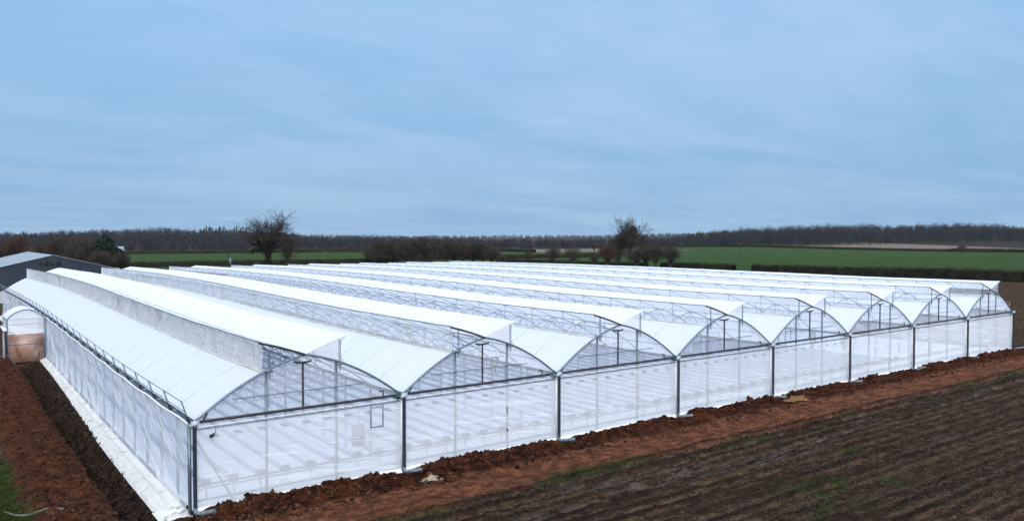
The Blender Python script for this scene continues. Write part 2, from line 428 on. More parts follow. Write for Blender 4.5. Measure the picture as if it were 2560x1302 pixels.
class MB:
    """collects boxes, tubes and sheets of ONE object"""
    def __init__(s): s.v = []; s.f = []; s.n = 0
    def add(s, V, Fq):
        V = np.asarray(V, float).reshape(-1, 3); Fq = np.asarray(Fq, int)
        s.v.append(V); s.f.append(Fq + s.n); s.n += len(V); return s
    def box(s, x0, x1, y0, y1, z0, z1):
        V = [(x, y, z) for z in (z0, z1) for y in (y0, y1) for x in (x0, x1)]
        return s.add(V, [(0, 2, 3, 1), (4, 5, 7, 6), (0, 1, 5, 4), (2, 6, 7, 3), (0, 4, 6, 2), (1, 3, 7, 5)])
    def tube(s, pts, r, n=6, r1=None):
        pts = np.asarray(pts, float); k = len(pts)
        r0 = r; r1 = r if r1 is None else r1
        t = np.gradient(pts, axis=0); t /= np.linalg.norm(t, axis=1)[:, None] + 1e-9
        up = np.array([0, 0, 1.]) if abs(t[0][2]) < .9 else np.array([1., 0, 0])
        V = []
        for i in range(k):
            a = np.cross(t[i], up); a /= np.linalg.norm(a) + 1e-9; b = np.cross(t[i], a)
            rr = r0 + (r1 - r0) * i / max(k - 1, 1)
            for j in range(n):
                q = 2 * math.pi * (j + .5) / n; V.append(pts[i] + rr * (math.cos(q) * a + math.sin(q) * b))
        Fq = [(i * n + j, i * n + (j + 1) % n, (i + 1) * n + (j + 1) % n, (i + 1) * n + j) for i in range(k - 1) for j in range(n)]
        s.add(V, Fq)
        for e, i in ((0, 0), (k - 1, k - 1)):      # caps as fans of quads
            c = s.n; s.add([pts[i]] + [V[i * n + j] for j in range(n)], [(0, 1 + j, 1 + (j + 1) % n, 1 + (j + 1) % n) for j in range(0)] or np.zeros((0, 4), int))
            s.f.append(np.array([(c, c + 1 + j, c + 1 + (j + 1) % n, c + 1 + (j + 2) % n) for j in range(0, n, 2)]))
        return s
    def segs(s, P0, P1, r0, r1, n=3):
        P0 = np.asarray(P0, float); P1 = np.asarray(P1, float); m = len(P0)
        t = P1 - P0; t /= np.linalg.norm(t, axis=1)[:, None] + 1e-9
        up = np.where(np.abs(t[:, 2:3]) < .9, np.array([[0, 0, 1.]]), np.array([[1., 0, 0]]))
        a = np.cross(t, up); a /= np.linalg.norm(a, axis=1)[:, None] + 1e-9; b = np.cross(t, a)
        r0 = np.broadcast_to(r0, (m,))[:, None]; r1 = np.broadcast_to(r1, (m,))[:, None]
        V = np.zeros((m, 2 * n, 3))
        for j in range(n):
            q = 2 * math.pi * j / n; d = math.cos(q) * a + math.sin(q) * b
            V[:, j] = P0 + r0 * d; V[:, n + j] = P1 + r1 * d
        base = (np.arange(m) * 2 * n)[:, None]
        Fq = np.concatenate([base + np.array([[j, (j + 1) % n, n + (j + 1) % n, n + j]]) for j in range(n)])
        return s.add(V.reshape(-1, 3), Fq)
    def slivers(s, C, D, length, width):
        """twigs or leaves: thin quads centred at C pointing along D"""
        m = len(C); D = D / (np.linalg.norm(D, axis=1)[:, None] + 1e-9)
        q = rng.normal(size=(m, 3)); a = np.cross(D, q); a /= np.linalg.norm(a, axis=1)[:, None] + 1e-9
        Lh = np.broadcast_to(length, (m,))[:, None] * .5; Wd = np.broadcast_to(width, (m,))[:, None] * .5
        V = np.stack([C - D * Lh - a * Wd, C - D * Lh + a * Wd, C + D * Lh + a * Wd * .5, C + D * Lh - a * Wd * .5], 1)
        base = (np.arange(m) * 4)[:, None]
        return s.add(V.reshape(-1, 3), base + np.array([[0, 1, 2, 3]]))
    def grid(s, X, Y, Z):
        ny, nx = X.shape; V = np.stack([X, Y, Z], -1).reshape(-1, 3)
        i = np.arange(ny - 1)[:, None] * nx + np.arange(nx - 1)[None, :]; i = i.ravel()
        return s.add(V, np.stack([i, i + 1, i + nx + 1, i + nx], 1))
    def mesh(s, name, mat, smooth=False):
        return mesh_np(name, np.concatenate(s.v), np.concatenate(s.f), mat, smooth)
    def build(s, name, mat, parent=None, smooth=False, loc=(0, 0, 0)):
        return link(name, s.mesh(name, mat, smooth), parent, loc)

# ------------------------------------------------------------------ ground
def axis(parts):
    out = []
    for a, b, st in parts:
        n = max(1, int(round((b - a) / st))); out += list(np.linspace(a, b, n, endpoint=False))
    out.append(parts[-1][1]); return np.array(out)
xs = axis([(-3000, -600, 160), (-600, -100, 40), (-100, -20, 5), (-20, -7.5, .5), (-7.5, .3, .12), (.3, 45, .16), (45, 84, .22), (84, 110, .7), (110, 230, 6), (230, 1000, 35), (1000, 5500, 160)])
ys = axis([(-300, -60, 30), (-60, -24, 3), (-24, -13, .2), (-13, .2, .11), (.2, 30, .25), (30, 50, .4), (50, 110, 3), (110, 400, 15), (400, 1200, 40), (1200, 6000, 160)])
GX, GY = np.meshgrid(xs, ys)
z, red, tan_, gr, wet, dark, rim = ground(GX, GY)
mb = MB().grid(GX, GY, z)
gme = mb.mesh('ground', M['ground'], True)
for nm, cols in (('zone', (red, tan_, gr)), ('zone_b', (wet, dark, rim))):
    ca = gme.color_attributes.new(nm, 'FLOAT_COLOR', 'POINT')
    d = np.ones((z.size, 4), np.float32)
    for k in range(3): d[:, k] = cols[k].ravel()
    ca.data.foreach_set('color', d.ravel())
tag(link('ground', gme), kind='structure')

# ------------------------------------------------------------------ greenhouse
gh = tag(empty('greenhouse', (0, 0, 0)), 'huge white polythene multispan greenhouse of eight arched bays with open ridge vents', 'greenhouse')

def arc_h(u):                       # u = distance from the nearer gutter
    q = np.maximum(np.asarray(u, float) - .12, 0); return q * (.7907 - .0644 * q)
XB, HB, HT = 2.83, 1.67, 3.0        # arch break, its rise, vent tip rise
def prof(x):
    return arc_h(np.minimum(x, W - x))
def flap_h(t):                      # t 0 at ridge .. 1 at tip
    return 2.31 + (HT - 2.31) * t + .035 * np.sin(math.pi * t)
yy = np.concatenate([[-.03], np.arange(.75, L, .75), [L]])
def wr(y, amp=.03): return -amp * np.abs(np.sin(math.pi * y / 3.0)) + amp * .6 * (fbm(y * .9, y * 0 + 2.2, 5, 3) - .5)

for b in range(NB):
    x0 = b * W
    for side in (0, 1):
        # fixed arch film
        u = np.linspace(.10, XB + .02, 9)
        lx = u if side == 0 else W - u
        U, Y = np.meshgrid(lx, yy)
        Z = GH + prof(U) + .045 + wr(Y, .016) * np.sin(np.clip(np.minimum(U, W - U) / XB, 0, 1) * math.pi) + .018 * (fbm(U * 1.7 + b * 9, Y * 1.1, 12, 3) - .5) * 2
        X = U + x0
        MB().grid(X, Y, Z + g(X, Y)).build('roof_film', M['roof'], gh, True)
        # opening vent flap
        t = np.linspace(0, 1, 8)
        T, Y = np.meshgrid(t, yy); Y = Y + np.where(Y < 0, -.06, 0)
        lx = (W / 2 - .03 - T * (W / 2 - XB)) if side == 0 else (W / 2 + .03 + T * (W / 2 - XB))
        Z = GH + flap_h(T) + .03 + wr(Y, .014) * T + T * .05 * (fbm(Y * .13, 0 * Y + b * 5 + side, 66, 3) - .5) + .02 * (fbm(lx * 1.5 + 3, Y * 1.3, 15 + b, 3) - .5)
        X = lx + x0
        fl = MB().grid(X, Y, Z + g(X, Y)).build('vent_flap', M['vent'], gh, True)
        hem = np.stack([X[:, -1], Y[:, -1], (Z + g(X, Y))[:, -1]], 1)
        MB().tube(hem, .028, 6).build('hem', M['vent'] if side else M['steel'], fl, True)
        ce = np.stack([np.full(len(yy), x0 + (XB if side == 0 else W - XB)), yy, GH + HB + .075 + g(x0 + XB, yy)], 1)
        if side == 0: MB().tube(ce, .028, 5).build('film_profile', M['clamp'], gh)
        # netting below the flap
        xn = XB if side == 0 else W - XB
        v = np.linspace(0, 1, 5); V_, Y = np.meshgrid(v, yy)
        Xn = x0 + xn + (.10 if side == 0 else -.32) * np.sin(V_ * math.pi) + .05 * np.sin(V_ * math.pi) * (fbm(Y * .7, V_ * 2, 25 + b, 3) - .5) * 2
        Zn = GH + (HB + .06) + V_ * (HT - HB - .06) + g(Xn, Y)
        MB().grid(Xn, Y, Zn).build('insect_net', M['net_oblique'] if b == 0 else M['net_mid'] if b == 1 else M['net'], gh, True)
    # end film of the right-hand vent
    mbv = MB(); rows = 9
    v = np.linspace(0, 1, rows); lx0 = W / 2 + .1
    V_, Hh = np.meshgrid(np.linspace(0, 1, 9), v)
    xr = (W - XB) - .34 * np.sin(Hh * math.pi)              # concave outer edge
    Xe = lx0 + V_ * (xr - lx0)
    tt = (Xe - W / 2) / (W / 2 - XB)
    zt = flap_h(np.clip(tt, 0, 1)); zb = prof(Xe) + .03
    Ze = zb + Hh * (zt - zb)
    Ye = np.full_like(Xe, -.035) - .03 * np.sin(V_ * 3) * np.sin(Hh * 3)
    MB().grid(Xe + x0, Ye, Ze + GH + g(Xe + x0, Ye)).build('vent_end_film', M['gable'], gh, True)
    # dark stiffener on the left-hand flap's end
    tt = np.linspace(0, 1, 8); xb = x0 + W / 2 - tt * (W / 2 - XB + .12)
    pts = np.stack([xb, np.full(8, -.13), GH + flap_h(tt) - .0 + g(xb, 0)], 1)
    MB().tube(pts, .05, 6).build('vent_end_bar', M['pipe_rust'], gh, True)
    # vent push rods at the front
    for sx in (XB + .35, W - XB - .35):
        t_ = abs(sx - W / 2) / (W / 2 - XB)
        zb = GH + float(prof(np.array(sx))) + float(g(x0 + sx, 0))
        m_ = MB()
        for dx in (-.035, .035): m_.tube([(x0 + sx + dx, -.10, zb - .35), (x0 + sx + dx, -.10, GH + float(flap_h(t_)) - .03 + float(g(x0 + sx, 0)))], .016, 4)
        m_.box(x0 + sx - .13, x0 + sx + .13, -.15, -.055, zb - .10, zb - .02)
        m_.build('vent_rod', M['steel_dark'], gh)
    # front wall film of this bay
    u = np.linspace(.02, W - .02, 49); v = np.linspace(0, 1, 15)
    U, V_ = np.meshgrid(u, v)
    Y = -.02 + .035 * (fbm(U * .5 + b * 3, V_ * 5 - U * .25, 41, 3) - .5) * 2 * np.sin(np.clip(V_, 0, 1) * math.pi)
    Z = g(U + x0, 0 * U) - .1 + V_ * (GH - .30 + .1)
    MB().grid(U + x0, Y, Z).build('front_wall_film', M['wall'], gh, True)
    # base hem flap of the film on the soil
    mz = MB(); U2, V2 = np.meshgrid(np.linspace(.05, W - .05, 60), np.linspace(0, 1, 4))
    Yb = -.06 - V2 * (.08 + .14 * fbm(U2 * .8, 0 * U2, 47 + b, 2)); Zb = g(U2 + x0, 0 * U2) + .17 * (1 - V2) + .05 + .04 * fbm(U2 * 2, V2, 48, 2)
    mz.grid(U2 + x0, Yb, Zb).build('base_flap', M['white_plastic'], gh, True)
    # gable film above the rail
    U, V_ = np.meshgrid(np.linspace(.1, W - .1, 41), np.linspace(0, 1, 8))
    top = np.maximum(prof(U), 0.0)
    Z = GH + g(U + x0, 0 * U) + (-.30) + V_ * (top + .30)
    MB().grid(U + x0, np.full_like(U, .10), Z).build('gable_film', M['gable'], gh, True)
    gb = float(g(x0 + W / 2, 0))
    sl = float(g(x0 + W, 0) - g(x0, 0)) / W
    zz = lambda lx: GH + float(g(x0 + lx, 0))
    # gable arch tube
    ax = np.linspace(.06, W - .06, 33)
    pts = np.stack([x0 + ax, np.full(33, -.075), GH + prof(ax) + .02 + g(x0 + ax, 0 * ax)], 1)
    MB().tube(pts, .052, 6).build('gable_arch', M['steel'], gh, True)
    # rail and heating pipe under the gable
    MB().tube([(x0 + .1, -.06, zz(.1) - .33), (x0 + W - .1, -.06, zz(W - .1) - .33)], .032, 6).build('wall_rail', M['rail'], gh)
    MB().tube([(x0 + .1, -.055, zz(.1) - .25), (x0 + W - .1, -.055, zz(W - .1) - .25)], .018, 6).build('wall_rail', M['white_plastic'], gh)
    hp = MB().tube([(x0 + .3, .0, zz(.3) - .05), (x0 + W - .2, .0, zz(W - .2) - .05)], .065, 8)
    hp.tube([(x0 + .45, .12, zz(.5) - .05), (x0 + .62, .12, zz(.5) + .22), (x0 + .62, .3, zz(.5) + .22)], .045, 6)
    hp.tube([(x0 + W - .9, .12, zz(W) - .05), (x0 + W - .9, .12, zz(W) + .2), (x0 + W - 1.1, .12, zz(W) + .22)], .045, 6)
    hp.build('heating_pipe', M['pipe_rust'], gh, True)
    for k in (.32, .655):
        lx = k * W
        MB().box(x0 + lx - .045, x0 + lx + .045, .0, .08, float(g(x0 + lx, 0)) - .1, zz(lx) + float(prof(np.array(lx)))).build('gable_post', M['steel'], gh)
    m_ = MB().tube([(x0 + 4.72, .03, zz(4.7) + .02), (x0 + 4.72, .03, zz(4.7) + 1.98)], .045, 6)
    m_.tube([(x0 + 4.32, .03, zz(4.7) + 2.02), (x0 + 4.5, .03, zz(4.7) + 1.97), (x0 + 4.94, .03, zz(4.7) + 1.97), (x0 + 5.12, .03, zz(4.7) + 2.02)], .045, 6)
    m_.build('centre_pipe', M['pipe_rust'], gh, True)
    MB().tube([(x0 + .17 * W, -.03, zz(1.6) + .72), (x0 + .79 * W, -.03, zz(7.6) + .72)], .022, 5).build('cross_rod', M['steel_dark'], gh)
    # small fixing slots in the film below the rail
    if b == 0:
        slot = MB().box(-.16, .16, -.065, -.05, -.008, .008).mesh('film_slot', M['rail'])
    for k in range(9 if b < 5 else 0):
        for dz in (0, .075): link('film_slot', slot, gh, (x0 + .8 + k + dz, 0, zz(.8 + k) - .61 - dz))
    # purlins
    for lx, dz in ((XB, HB + .02), (W / 2, 2.30), (W - XB, HB + .02), (1.4, float(prof(np.array(1.4))) - .03), (W - 1.4, float(prof(np.array(1.4))) - .03)):
        ys_ = np.linspace(.1, L - .1, 24)
        MB().tube(np.stack([np.full(24, x0 + lx), ys_, GH + dz + g(x0 + lx, ys_)], 1), .03, 4).build('purlin', M['truss'], gh)

# trusses
def truss_mesh():
    m_ = MB(); ax = np.linspace(.1, W - .1, 21)
    m_.tube(np.stack([ax, 0 * ax, prof(ax)], 1), .035, 5)
    m_.tube([(0, 0, -.06), (W, 0, -.06)], .032, 4)
    m_.tube([(1.35, 0, .72), (W - 1.35, 0, .72)], .026, 4)
    P0, P1 = [], []
    def s(a, b_): P0.append((a[0], 0, a[1])); P1.append((b_[0], 0, b_[1]))
    n = 11; xs_ = np.linspace(1.5, W - 1.5, n * 2 + 1)
    for i in range(n * 2):
        s((xs_[i], .72 if i % 2 else -.06), (xs_[i + 1], -.06 if i % 2 else .72))
    for k in (.32, .5, .68): s((k * W, .72), (k * W, float(prof(np.array(k * W)))))
    s((XB, HB), (W / 2 - .9, .72)); s((W - XB, HB), (W / 2 + .9, .72)); s((W / 2, 2.25), (XB + .4, .72)); s((W / 2, 2.25), (W - XB - .4, .72))
    m_.segs(P0, P1, .020, .020, 4)
    for sg in (0, 1):
        xx = XB if sg == 0 else W - XB
        xx = XB + .17 if sg == 0 else W - XB - .36
        m_.tube([(xx, .0, HB + .08), (xx, .0, HT - .09)], .024, 4)
        t = np.linspace(0, 1, 7); lx = W / 2 - t * (W / 2 - XB) if sg == 0 else W / 2 + t * (W / 2 - XB)
        m_.tube(np.stack([lx, 0 * t, flap_h(t) - .01], 1), .026, 4)
    return m_
tm = truss_mesh(); tme = tm.mesh('roof_truss', M['truss'])
TV = np.concatenate(tm.v); TF = np.concatenate(tm.f)
rest = MB(); legs = MB()
NT = 12
for b in range(NB):
    for k in range(1, 33):
        y = k * 3.0; zc = GH + float(g(b * W + W / 2, y))
        if k <= NT: link('roof_truss', tme, gh, (b * W, y, zc))
        else: rest.add(TV + np.array([b * W, y, zc]), TF)
ro = rest.build('roof_truss', M['truss'], gh); ro['kind'] = 'stuff'
# interior and wall posts
pm = MB().box(-.05, .05, -.05, .05, -.05, GH - .1).mesh('frame_post', M['truss'])
ps = MB(); PV = np.array([(x, y, zq) for zq in (-.05, GH - .1) for y in (-.05, .05) for x in (-.05, .05)])
PF = np.array([(0, 2, 3, 1), (4, 5, 7, 6), (0, 1, 5, 4), (2, 6, 7, 3), (0, 4, 6, 2), (1, 3, 7, 5)])
for b in range(NB + 1):
    for k in range(0, 34):
        x = b * W + (.14 if b == 0 else -.14); y = .1 if k == 0 else min(k * 3.0, L - .1)
        if k <= 10: link('frame_post', pm, gh, (x, y, float(g(x, y))))
        else: ps.add(PV + np.array([x, y, float(g(x, y))]), PF)
po = ps.build('frame_post', M['truss'], gh); po['kind'] = 'stuff'

# gutters, end caps, downpipes
for b in range(NB + 1):
    x = b * W; ys_ = np.linspace(-.16, L + .1, 60)
    m_ = MB()
    for (xa, za, xb2, zb2) in ((-.14, .03, -.10, -.12), (-.10, -.12, .10, -.12), (.10, -.12, .14, .03)):
        q = np.stack([np.full(60, 1.), ys_], 1)
        Xg = np.stack([np.full(60, x + xa), np.full(60, x + xb2)], 1); Yg = np.stack([ys_, ys_], 1)
        Zg = np.stack([za + GH + g(x, ys_), zb2 + GH + g(x, ys_)], 1); m_.grid(Xg, Yg, Zg)
        m_.grid(Xg, Yg, Zg - .012)
    m_.build('gutter', M['steel'], gh)
    z0 = GH + float(g(x, 0))
    m_ = MB().box(x - .15, x + .15, -.28, -.165, z0 - .17, z0 - .05).box(x - .10, x + .13, -.30, -.28, z0 - .14, z0 - .02)
    m_.box(x - .10, x + .20, -.29, -.18, z0 - .045, z0 + .05)
    m_.build('gutter_end', M['cap'], gh)
    if b > 0: MB().box(x - .34, x - .18, -.27, -.12, z0 - .19, z0 - .01).tube([(x - .5, -.15, z0 - .1), (x - .3, -.16, z0 - .13)], .05, 6).build('gutter_clamp', M['green_plastic'] if b in (1, 3) else M['pipe_grey'], gh)
    zb = float(g(x, 0))
    dp = MB().tube([(x + .03, -.24, zb + .13), (x + .03, -.24, z0 - .19)], .082 if b < NB else .11, 10).build('downpipe', M['pipe_dark'], gh, True)
    el = MB().tube([(x + .03, -.24, zb + .34), (x + .03, -.24, zb + .14), (x + .09, -.33, max(zb, gz(x + .09, -.33)) + .08), (x + .26, -.52, gz(x + .26, -.52) + .09), (x + .56, -.84, gz(x + .56, -.84) + .07)], .092, 10)
    el.tube([(x + .50, -.78, gz(x + .5, -.78) + .08), (x + .62, -.90, gz(x + .62, -.90) + .06)], .108, 10)
    el.build('elbow', M['pipe_grey'], dp, True)
    if b > 0:
        MB().box(x - .07, x + .0, -.12, -.05, zb + .05, z0 - .15).build('film_batten', M['white_plastic'], gh)

# side walls and skirts
ysd = np.concatenate([np.arange(0, 30, .3), np.arange(30, L, .7), [L]])
for side, xw in ((0, 0.0), (1, TW)):
    v = np.linspace(0, 1, 22); V_, Y = np.meshgrid(v, ysd)
    zz_ = V_ * GH; al = Y * .93 + zz_ * .36; ac = zz_ * .93 - Y * .36
    fold = (fbm(al * .18, ac * .8, 81, 3) - .5) * .26 * np.sin(V_ * math.pi) + (fbm(al * .3, ac * 2.4, 83, 2) - .5) * .09 * np.sin(V_ * math.pi)
    flare = .38 * np.clip(1 - V_ / .16, 0, 1) ** 1.6 * (.5 + fbm(Y * .4, 0 * Y, 85, 2))
    X = xw + (-1 if side == 0 else 1) * (.10 + fold + flare + .05)
    Z = g(X, Y) + .03 + V_ * (GH - .07)
    MB().grid(X, Y, Z).build('side_wall_film', M['side'], gh, True)
    # skirt of loose film on the soil
    v = np.linspace(0, 1, 16); V_, Y = np.meshgrid(v, ysd)
    wd = (.92 - .45 * sstep(5, 45, Y)) * (1 + .05 * (fbm(Y * .3, 0 * Y, 87, 2) - .5))
    sg = -1 if side == 0 else 1
    X = xw + sg * (.30 + V_ * wd)
    crump = .04 + .18 * np.exp(-Y / 4.0)
    if side: crump = crump * .4
    Z = g(X, Y) + .05 + .20 * (1 - V_) ** 3 + crump * (fbm(X * 3.2, Y * 1.6, 89, 4) - .32) * np.sin(V_ * math.pi * .92 + .15) + .09 * np.exp(-((V_ - .45) / .1) ** 2)
    Z = Z + .05 - .16 * np.clip((V_ - .86) / .14, 0, 1)
    if side == 0: MB().grid(X, Y, Z).build('ground_skirt', M['skirt'], gh, True)
    # rolled hem under the gutter
    ph = np.stack([np.full(len(ysd), xw + sg * .17), ysd, GH - .07 + g(xw, ysd) + .03 * np.sin(ysd * 1.1)], 1)
    MB().tube(ph, .05, 6).build('film_roll', M['white_plastic'], gh, True)
    # corner posts and plate
    MB().box(xw + sg * .13 - .06, xw + sg * .13 + .06, -.10, .02, float(g(xw, 0)), GH - .05 + float(g(xw, 0))).build('corner_post', M['steel'], gh)
# crumpled bundle of film at the near corner
U, V_ = np.meshgrid(np.linspace(0, 1, 26), np.linspace(0, 1, 26))
X = -.1 - U * 1.25; Y = -.42 + V_ * 1.5
Z = g(X, Y) + .03 + .40 * (fbm(U * 5, V_ * 5, 93, 4) ** 1.3) * np.sin(np.clip(U * 1.1 + .1, 0, 1) * math.pi) * (.35 + .65 * np.sin(V_ * math.pi))
MB().grid(X, Y, Z).build('ground_skirt', M['skirt'], gh, True)
# back wall
U, V_ = np.meshgrid(np.linspace(0, TW, 97), np.linspace(0, 1, 4))
Zt = prof(U % W); MB().grid(U, np.full_like(U, L), g(U, 0 * U + L) + V_ * (GH + Zt)).build('back_wall_film', M['wall'], gh)
# vent end films at the back
for b in range(NB):
    for sg in (0, 1):
        V_, Hh = np.meshgrid(np.linspace(0, 1, 7), np.linspace(0, 1, 7))
        lx = W / 2 - (.1 + V_ * (W / 2 - XB - .1)) * (1 if sg == 0 else -1)
        tt = np.abs(lx - W / 2) / (W / 2 - XB); zb_ = prof(lx); Ze = zb_ + Hh * (flap_h(tt) - zb_)
        MB().grid(b * W + lx, np.full_like(lx, L), GH + Ze + g(b * W + lx, L + 0 * lx)).build('vent_end_film', M['vent'], gh)
# floor cover
Yf, Xf = np.meshgrid(np.linspace(.1, L - .1, 60), np.linspace(.1, TW - .1, 40))
MB().grid(Xf, Yf, g(Xf, Yf) + .02).build('floor_cover', M['floor'], gh)
# supply pipes inside the front wall
for (zq, r, yq) in ((.22, .055, .9), (.86, .045, .9), (.74, .035, .8)):
    pts = [(x, yq, zq + float(g(x, yq))) for x in np.linspace(.3, TW - .4, 17)]
    MB().tube(pts, r, 6).build('supply_pipe', M['inner'], gh)
MB().tube([(.25, .25, GH - .9), (1.75, .25, .15)], .045, 6).build('brace', M['inner'], gh)
# guard rails on the outer gutters
for side, xw in ((0, 0.0), (1, TW)):
    sg = -1 if side == 0 else 1
    rl = MB()
    n = 34; yr = np.linspace(.0 if side == 0 else .3, L - .2, n)
    for fr, dz in ((1.0, .88), (.47, .42)):
        pts = [(xw + sg * (.12 + .30 * fr), y, GH + dz + float(g(xw, y))) for y in yr]
        rl.tube(pts, .022 if fr == 1 else .018, 5)
    ra = rl.build('guard_rail', M['rail'], gh)
    pmh = MB().tube([(0, 0, -.02), (sg * .30, 0, .90)], .030, 5).mesh('rail_post', M['rail'])
    slv = MB().tube([(-sg * .01, 0, -.05), (sg * .085, 0, .24)], .050, 6).mesh('sleeve', M['sleeve'])
    for y in yr:
        p = link('rail_post', pmh, ra, (xw + sg * .12, float(y), GH + float(g(xw, y))))
        link('sleeve', slv, ra, (xw + sg * .12, float(y), GH + float(g(xw, y))))

# entrance porch on the left wall
px0, px1, py0, py1 = -3.15, -.35, 47.3, 51.5
zg = float(g(0, 47.5)) + .02
po = MB()
def parch(t): return 3.75 + .78 * math.sin(math.pi * t) ** .8
tt = np.linspace(0, 1, 13)
arcpts = [(px0 + (px1 - px0) * t, parch(t) + zg) for t in tt]
for yq in (py0, (py0 + py1) / 2, py1):
    po.tube([(a, yq, c) for a, c in arcpts], .05, 6)
    for xq in (px0, px1): po.box(xq - .06, xq + .06, yq - .06, yq + .06, zg - .05, zg + 3.76)
for zq in (1.55, 3.3, 3.75): po.box(px0 + .06, px1 - .06, py0 - .03, py0 + .03, zg + zq - .035, zg + zq + .035)
for xq in (px0, px1): po.box(xq - .04, xq + .04, py0 + .06, py1 - .06, zg + 3.70, zg + 3.78)
porch = po.build('entrance_porch', M['steel'], gh)
m_ = MB(); T, Y = np.meshgrid(tt, np.array([py0 - .12, py0 + 1, py0 + 2, py1]))
MB().grid(px0 - .06 + (px1 - px0 + .12) * T, Y, zg + .06 + 3.75 + .80 * np.sin(math.pi * T) ** .8).build('porch_roof', M['vent'], porch, True)
m_ = MB(); U, V_ = np.meshgrid(np.linspace(0, 1, 13), np.linspace(0, 1, 6))
top = 3.75 + .78 * np.sin(math.pi * U) ** .8
MB().grid(px0 + (px1 - px0) * U, np.full_like(U, py0 - .035), zg + 2.45 + V_ * (top - 2.45)).build('porch_film', M['wall'], porch)
M['porch_low'] = film('porch_polythene', (.62, .40, .30), .68, .5, .1, .5, bump=.3, dirt=((.42, .22, .15, 1), .45, .65, .8))
MB().box(px0 + .07, px1 - .07, py0 - .02, py0 + .02, zg, zg + 2.42).build('door_panel', M['porch_low'], porch)
U, V_ = np.meshgrid(np.linspace(py0, py1, 6), np.linspace(0, 3.7, 4))
MB().grid(np.full_like(U, px0 - .07), U, zg + V_).build('porch_film', M['side'], porch)
MB().tube([(px0 - .12, py0 - .12, zg), (px0 - .12, py0 - .12, zg + 2.8)], .085, 8).build('downpipe', M['pipe_dark'], porch)
MB().box(px0 - .28, px0 - .05, py0 - .2, py1, zg + 2.78, zg + 2.92).build('gutter', M['white_plastic'], porch)

# hanging frames behind the front film
def hang(x, w=.62, h=1.05, y=.28):
    zt = GH + float(g(x, 0)) - .35; m_ = MB()
    m_.box(x, x + .035, y, y + .035, zt - h, zt); m_.box(x + w, x + w + .035, y, y + .035, zt - h, zt)
    m_.box(x + .035, x + w, y, y + .035, zt - h, zt - h + .035); m_.box(x + .035, x + w, y, y + .03, zt - .12, zt - .10)
    return m_
for i, x in enumerate((7.95, 29.15, 48.5, 66.3)):
    o = hang(x, y=-.10 if i == 0 else .03).build('hanging_frame', M['steel'], gh)
cab = empty('control_cabinet', (7.62, .55, 1.55))
tag(cab, 'grey control cabinet behind the film of the nearest bay under the hanging frame', 'cabinet')
MB().box(-.28, .28, -.12, .14, 0, .95).build('housing', M['cabinet'], cab)
MB().box(-.25, .25, -.145, -.125, .04, .90).build('door', M['steel_dark'], cab)
MB().tube([(.0, 0, .955), (0, 0, 1.9)], .03, 5).build('conduit', M['steel_dark'], cab)
cam_ = empty('security_camera', (.85, -.14, GH - .55))
tag(cam_, 'small black camera hung under the rail beside the nearest corner post', 'camera')
MB().tube([(-.05, -.05, -.06), (-.2, -.12, -.12)], .07, 8).build('body', M['sleeve'], cam_)
MB().tube([(-.02, 0, -.04), (.06, .02, .08), (.04, .06, .2)], .022, 5).build('bracket', M['pipe_grey'], cam_)
def fan(x, z_, label):
    f = empty('circulation_fan', (x, .75, GH + z_ + float(g(x, 0)))); tag(f, label, 'fan', 'fans hung inside the gables')
    a = np.linspace(0, 2 * math.pi, 17); MB().tube(np.stack([.24 * np.cos(a), 0 * a, .24 * np.sin(a)], 1), .05, 6).build('housing', M['cabinet'], f)
    m_ = MB()
    for k in range(5):
        q = k * 2 * math.pi / 5; c, s_ = math.cos(q), math.sin(q)
        m_.add([(0, -.02, 0), (.2 * c - .05 * s_, -.03, .2 * s_ + .05 * c), (.22 * c, 0, .22 * s_), (.2 * c + .05 * s_, .03, .2 * s_ - .05 * c)], [(0, 1, 2, 3)])
    m_.build('blades', M['steel_dark'], f)
    MB().tube([(0, .05, -.26), (.1, .05, -.6), (.2, .05, -.72)], .035, 5).build('bracket', M['cabinet'], f)
fan(W + 6.0, .85, 'grey fan hung inside the gable of the second bay')
fan(6 * W + 2.0, .62, 'grey fan hung inside the gable of the seventh bay')

# growing troughs in the bays
ordn = ['nearest', 'second', 'third', 'fourth', 'fifth', 'sixth']
tl = 96.0; ty = np.linspace(1.0, tl, 20)
for b in range(6):
    for k in range(8):
        x = b * W + .75 + k * 1.16
        t = empty('growing_trough', (x, 1.0, float(g(x, 1))))
        tag(t, 'long grey growing trough behind the film of the %s bay' % ordn[b], 'trough', 'growing troughs in the %s bay' % ordn[b])
        m_ = MB(); zb_ = g(x, ty) - float(g(x, 1))
        Xq = np.stack([np.full(20, -.10), np.full(20, .10)], 1); Yq = np.stack([ty - 1.0, ty - 1.0], 1)
        m_.grid(Xq, Yq, np.stack([zb_, zb_], 1) + .92)
        for sx in (-.10, .10): m_.grid(np.full((20, 2), sx), Yq, np.stack([zb_ + .80, zb_ + .92], 1))
        m_.build('channel', M['trough'], t)
        MB().box(-.17, .17, -.30, -.02, .84, 1.10).build('end_box', M['inner'], t)
        MB().tube([(.0, -.1, .86), (.02, -.1, .5), (.06, -.1, .2)], .028, 5).build('drain_pipe', M['inner'], t)
yh = [(W + .8 + q * 1.7, .7, .80 + float(g(W + q, 0)) + .02 * math.sin(q * 2)) for q in range(6)]
tag(MB().tube(yh, .03, 5).build('hose', M['yellow']), 'thin yellow hose along the supply pipes inside the second bay', 'hose')

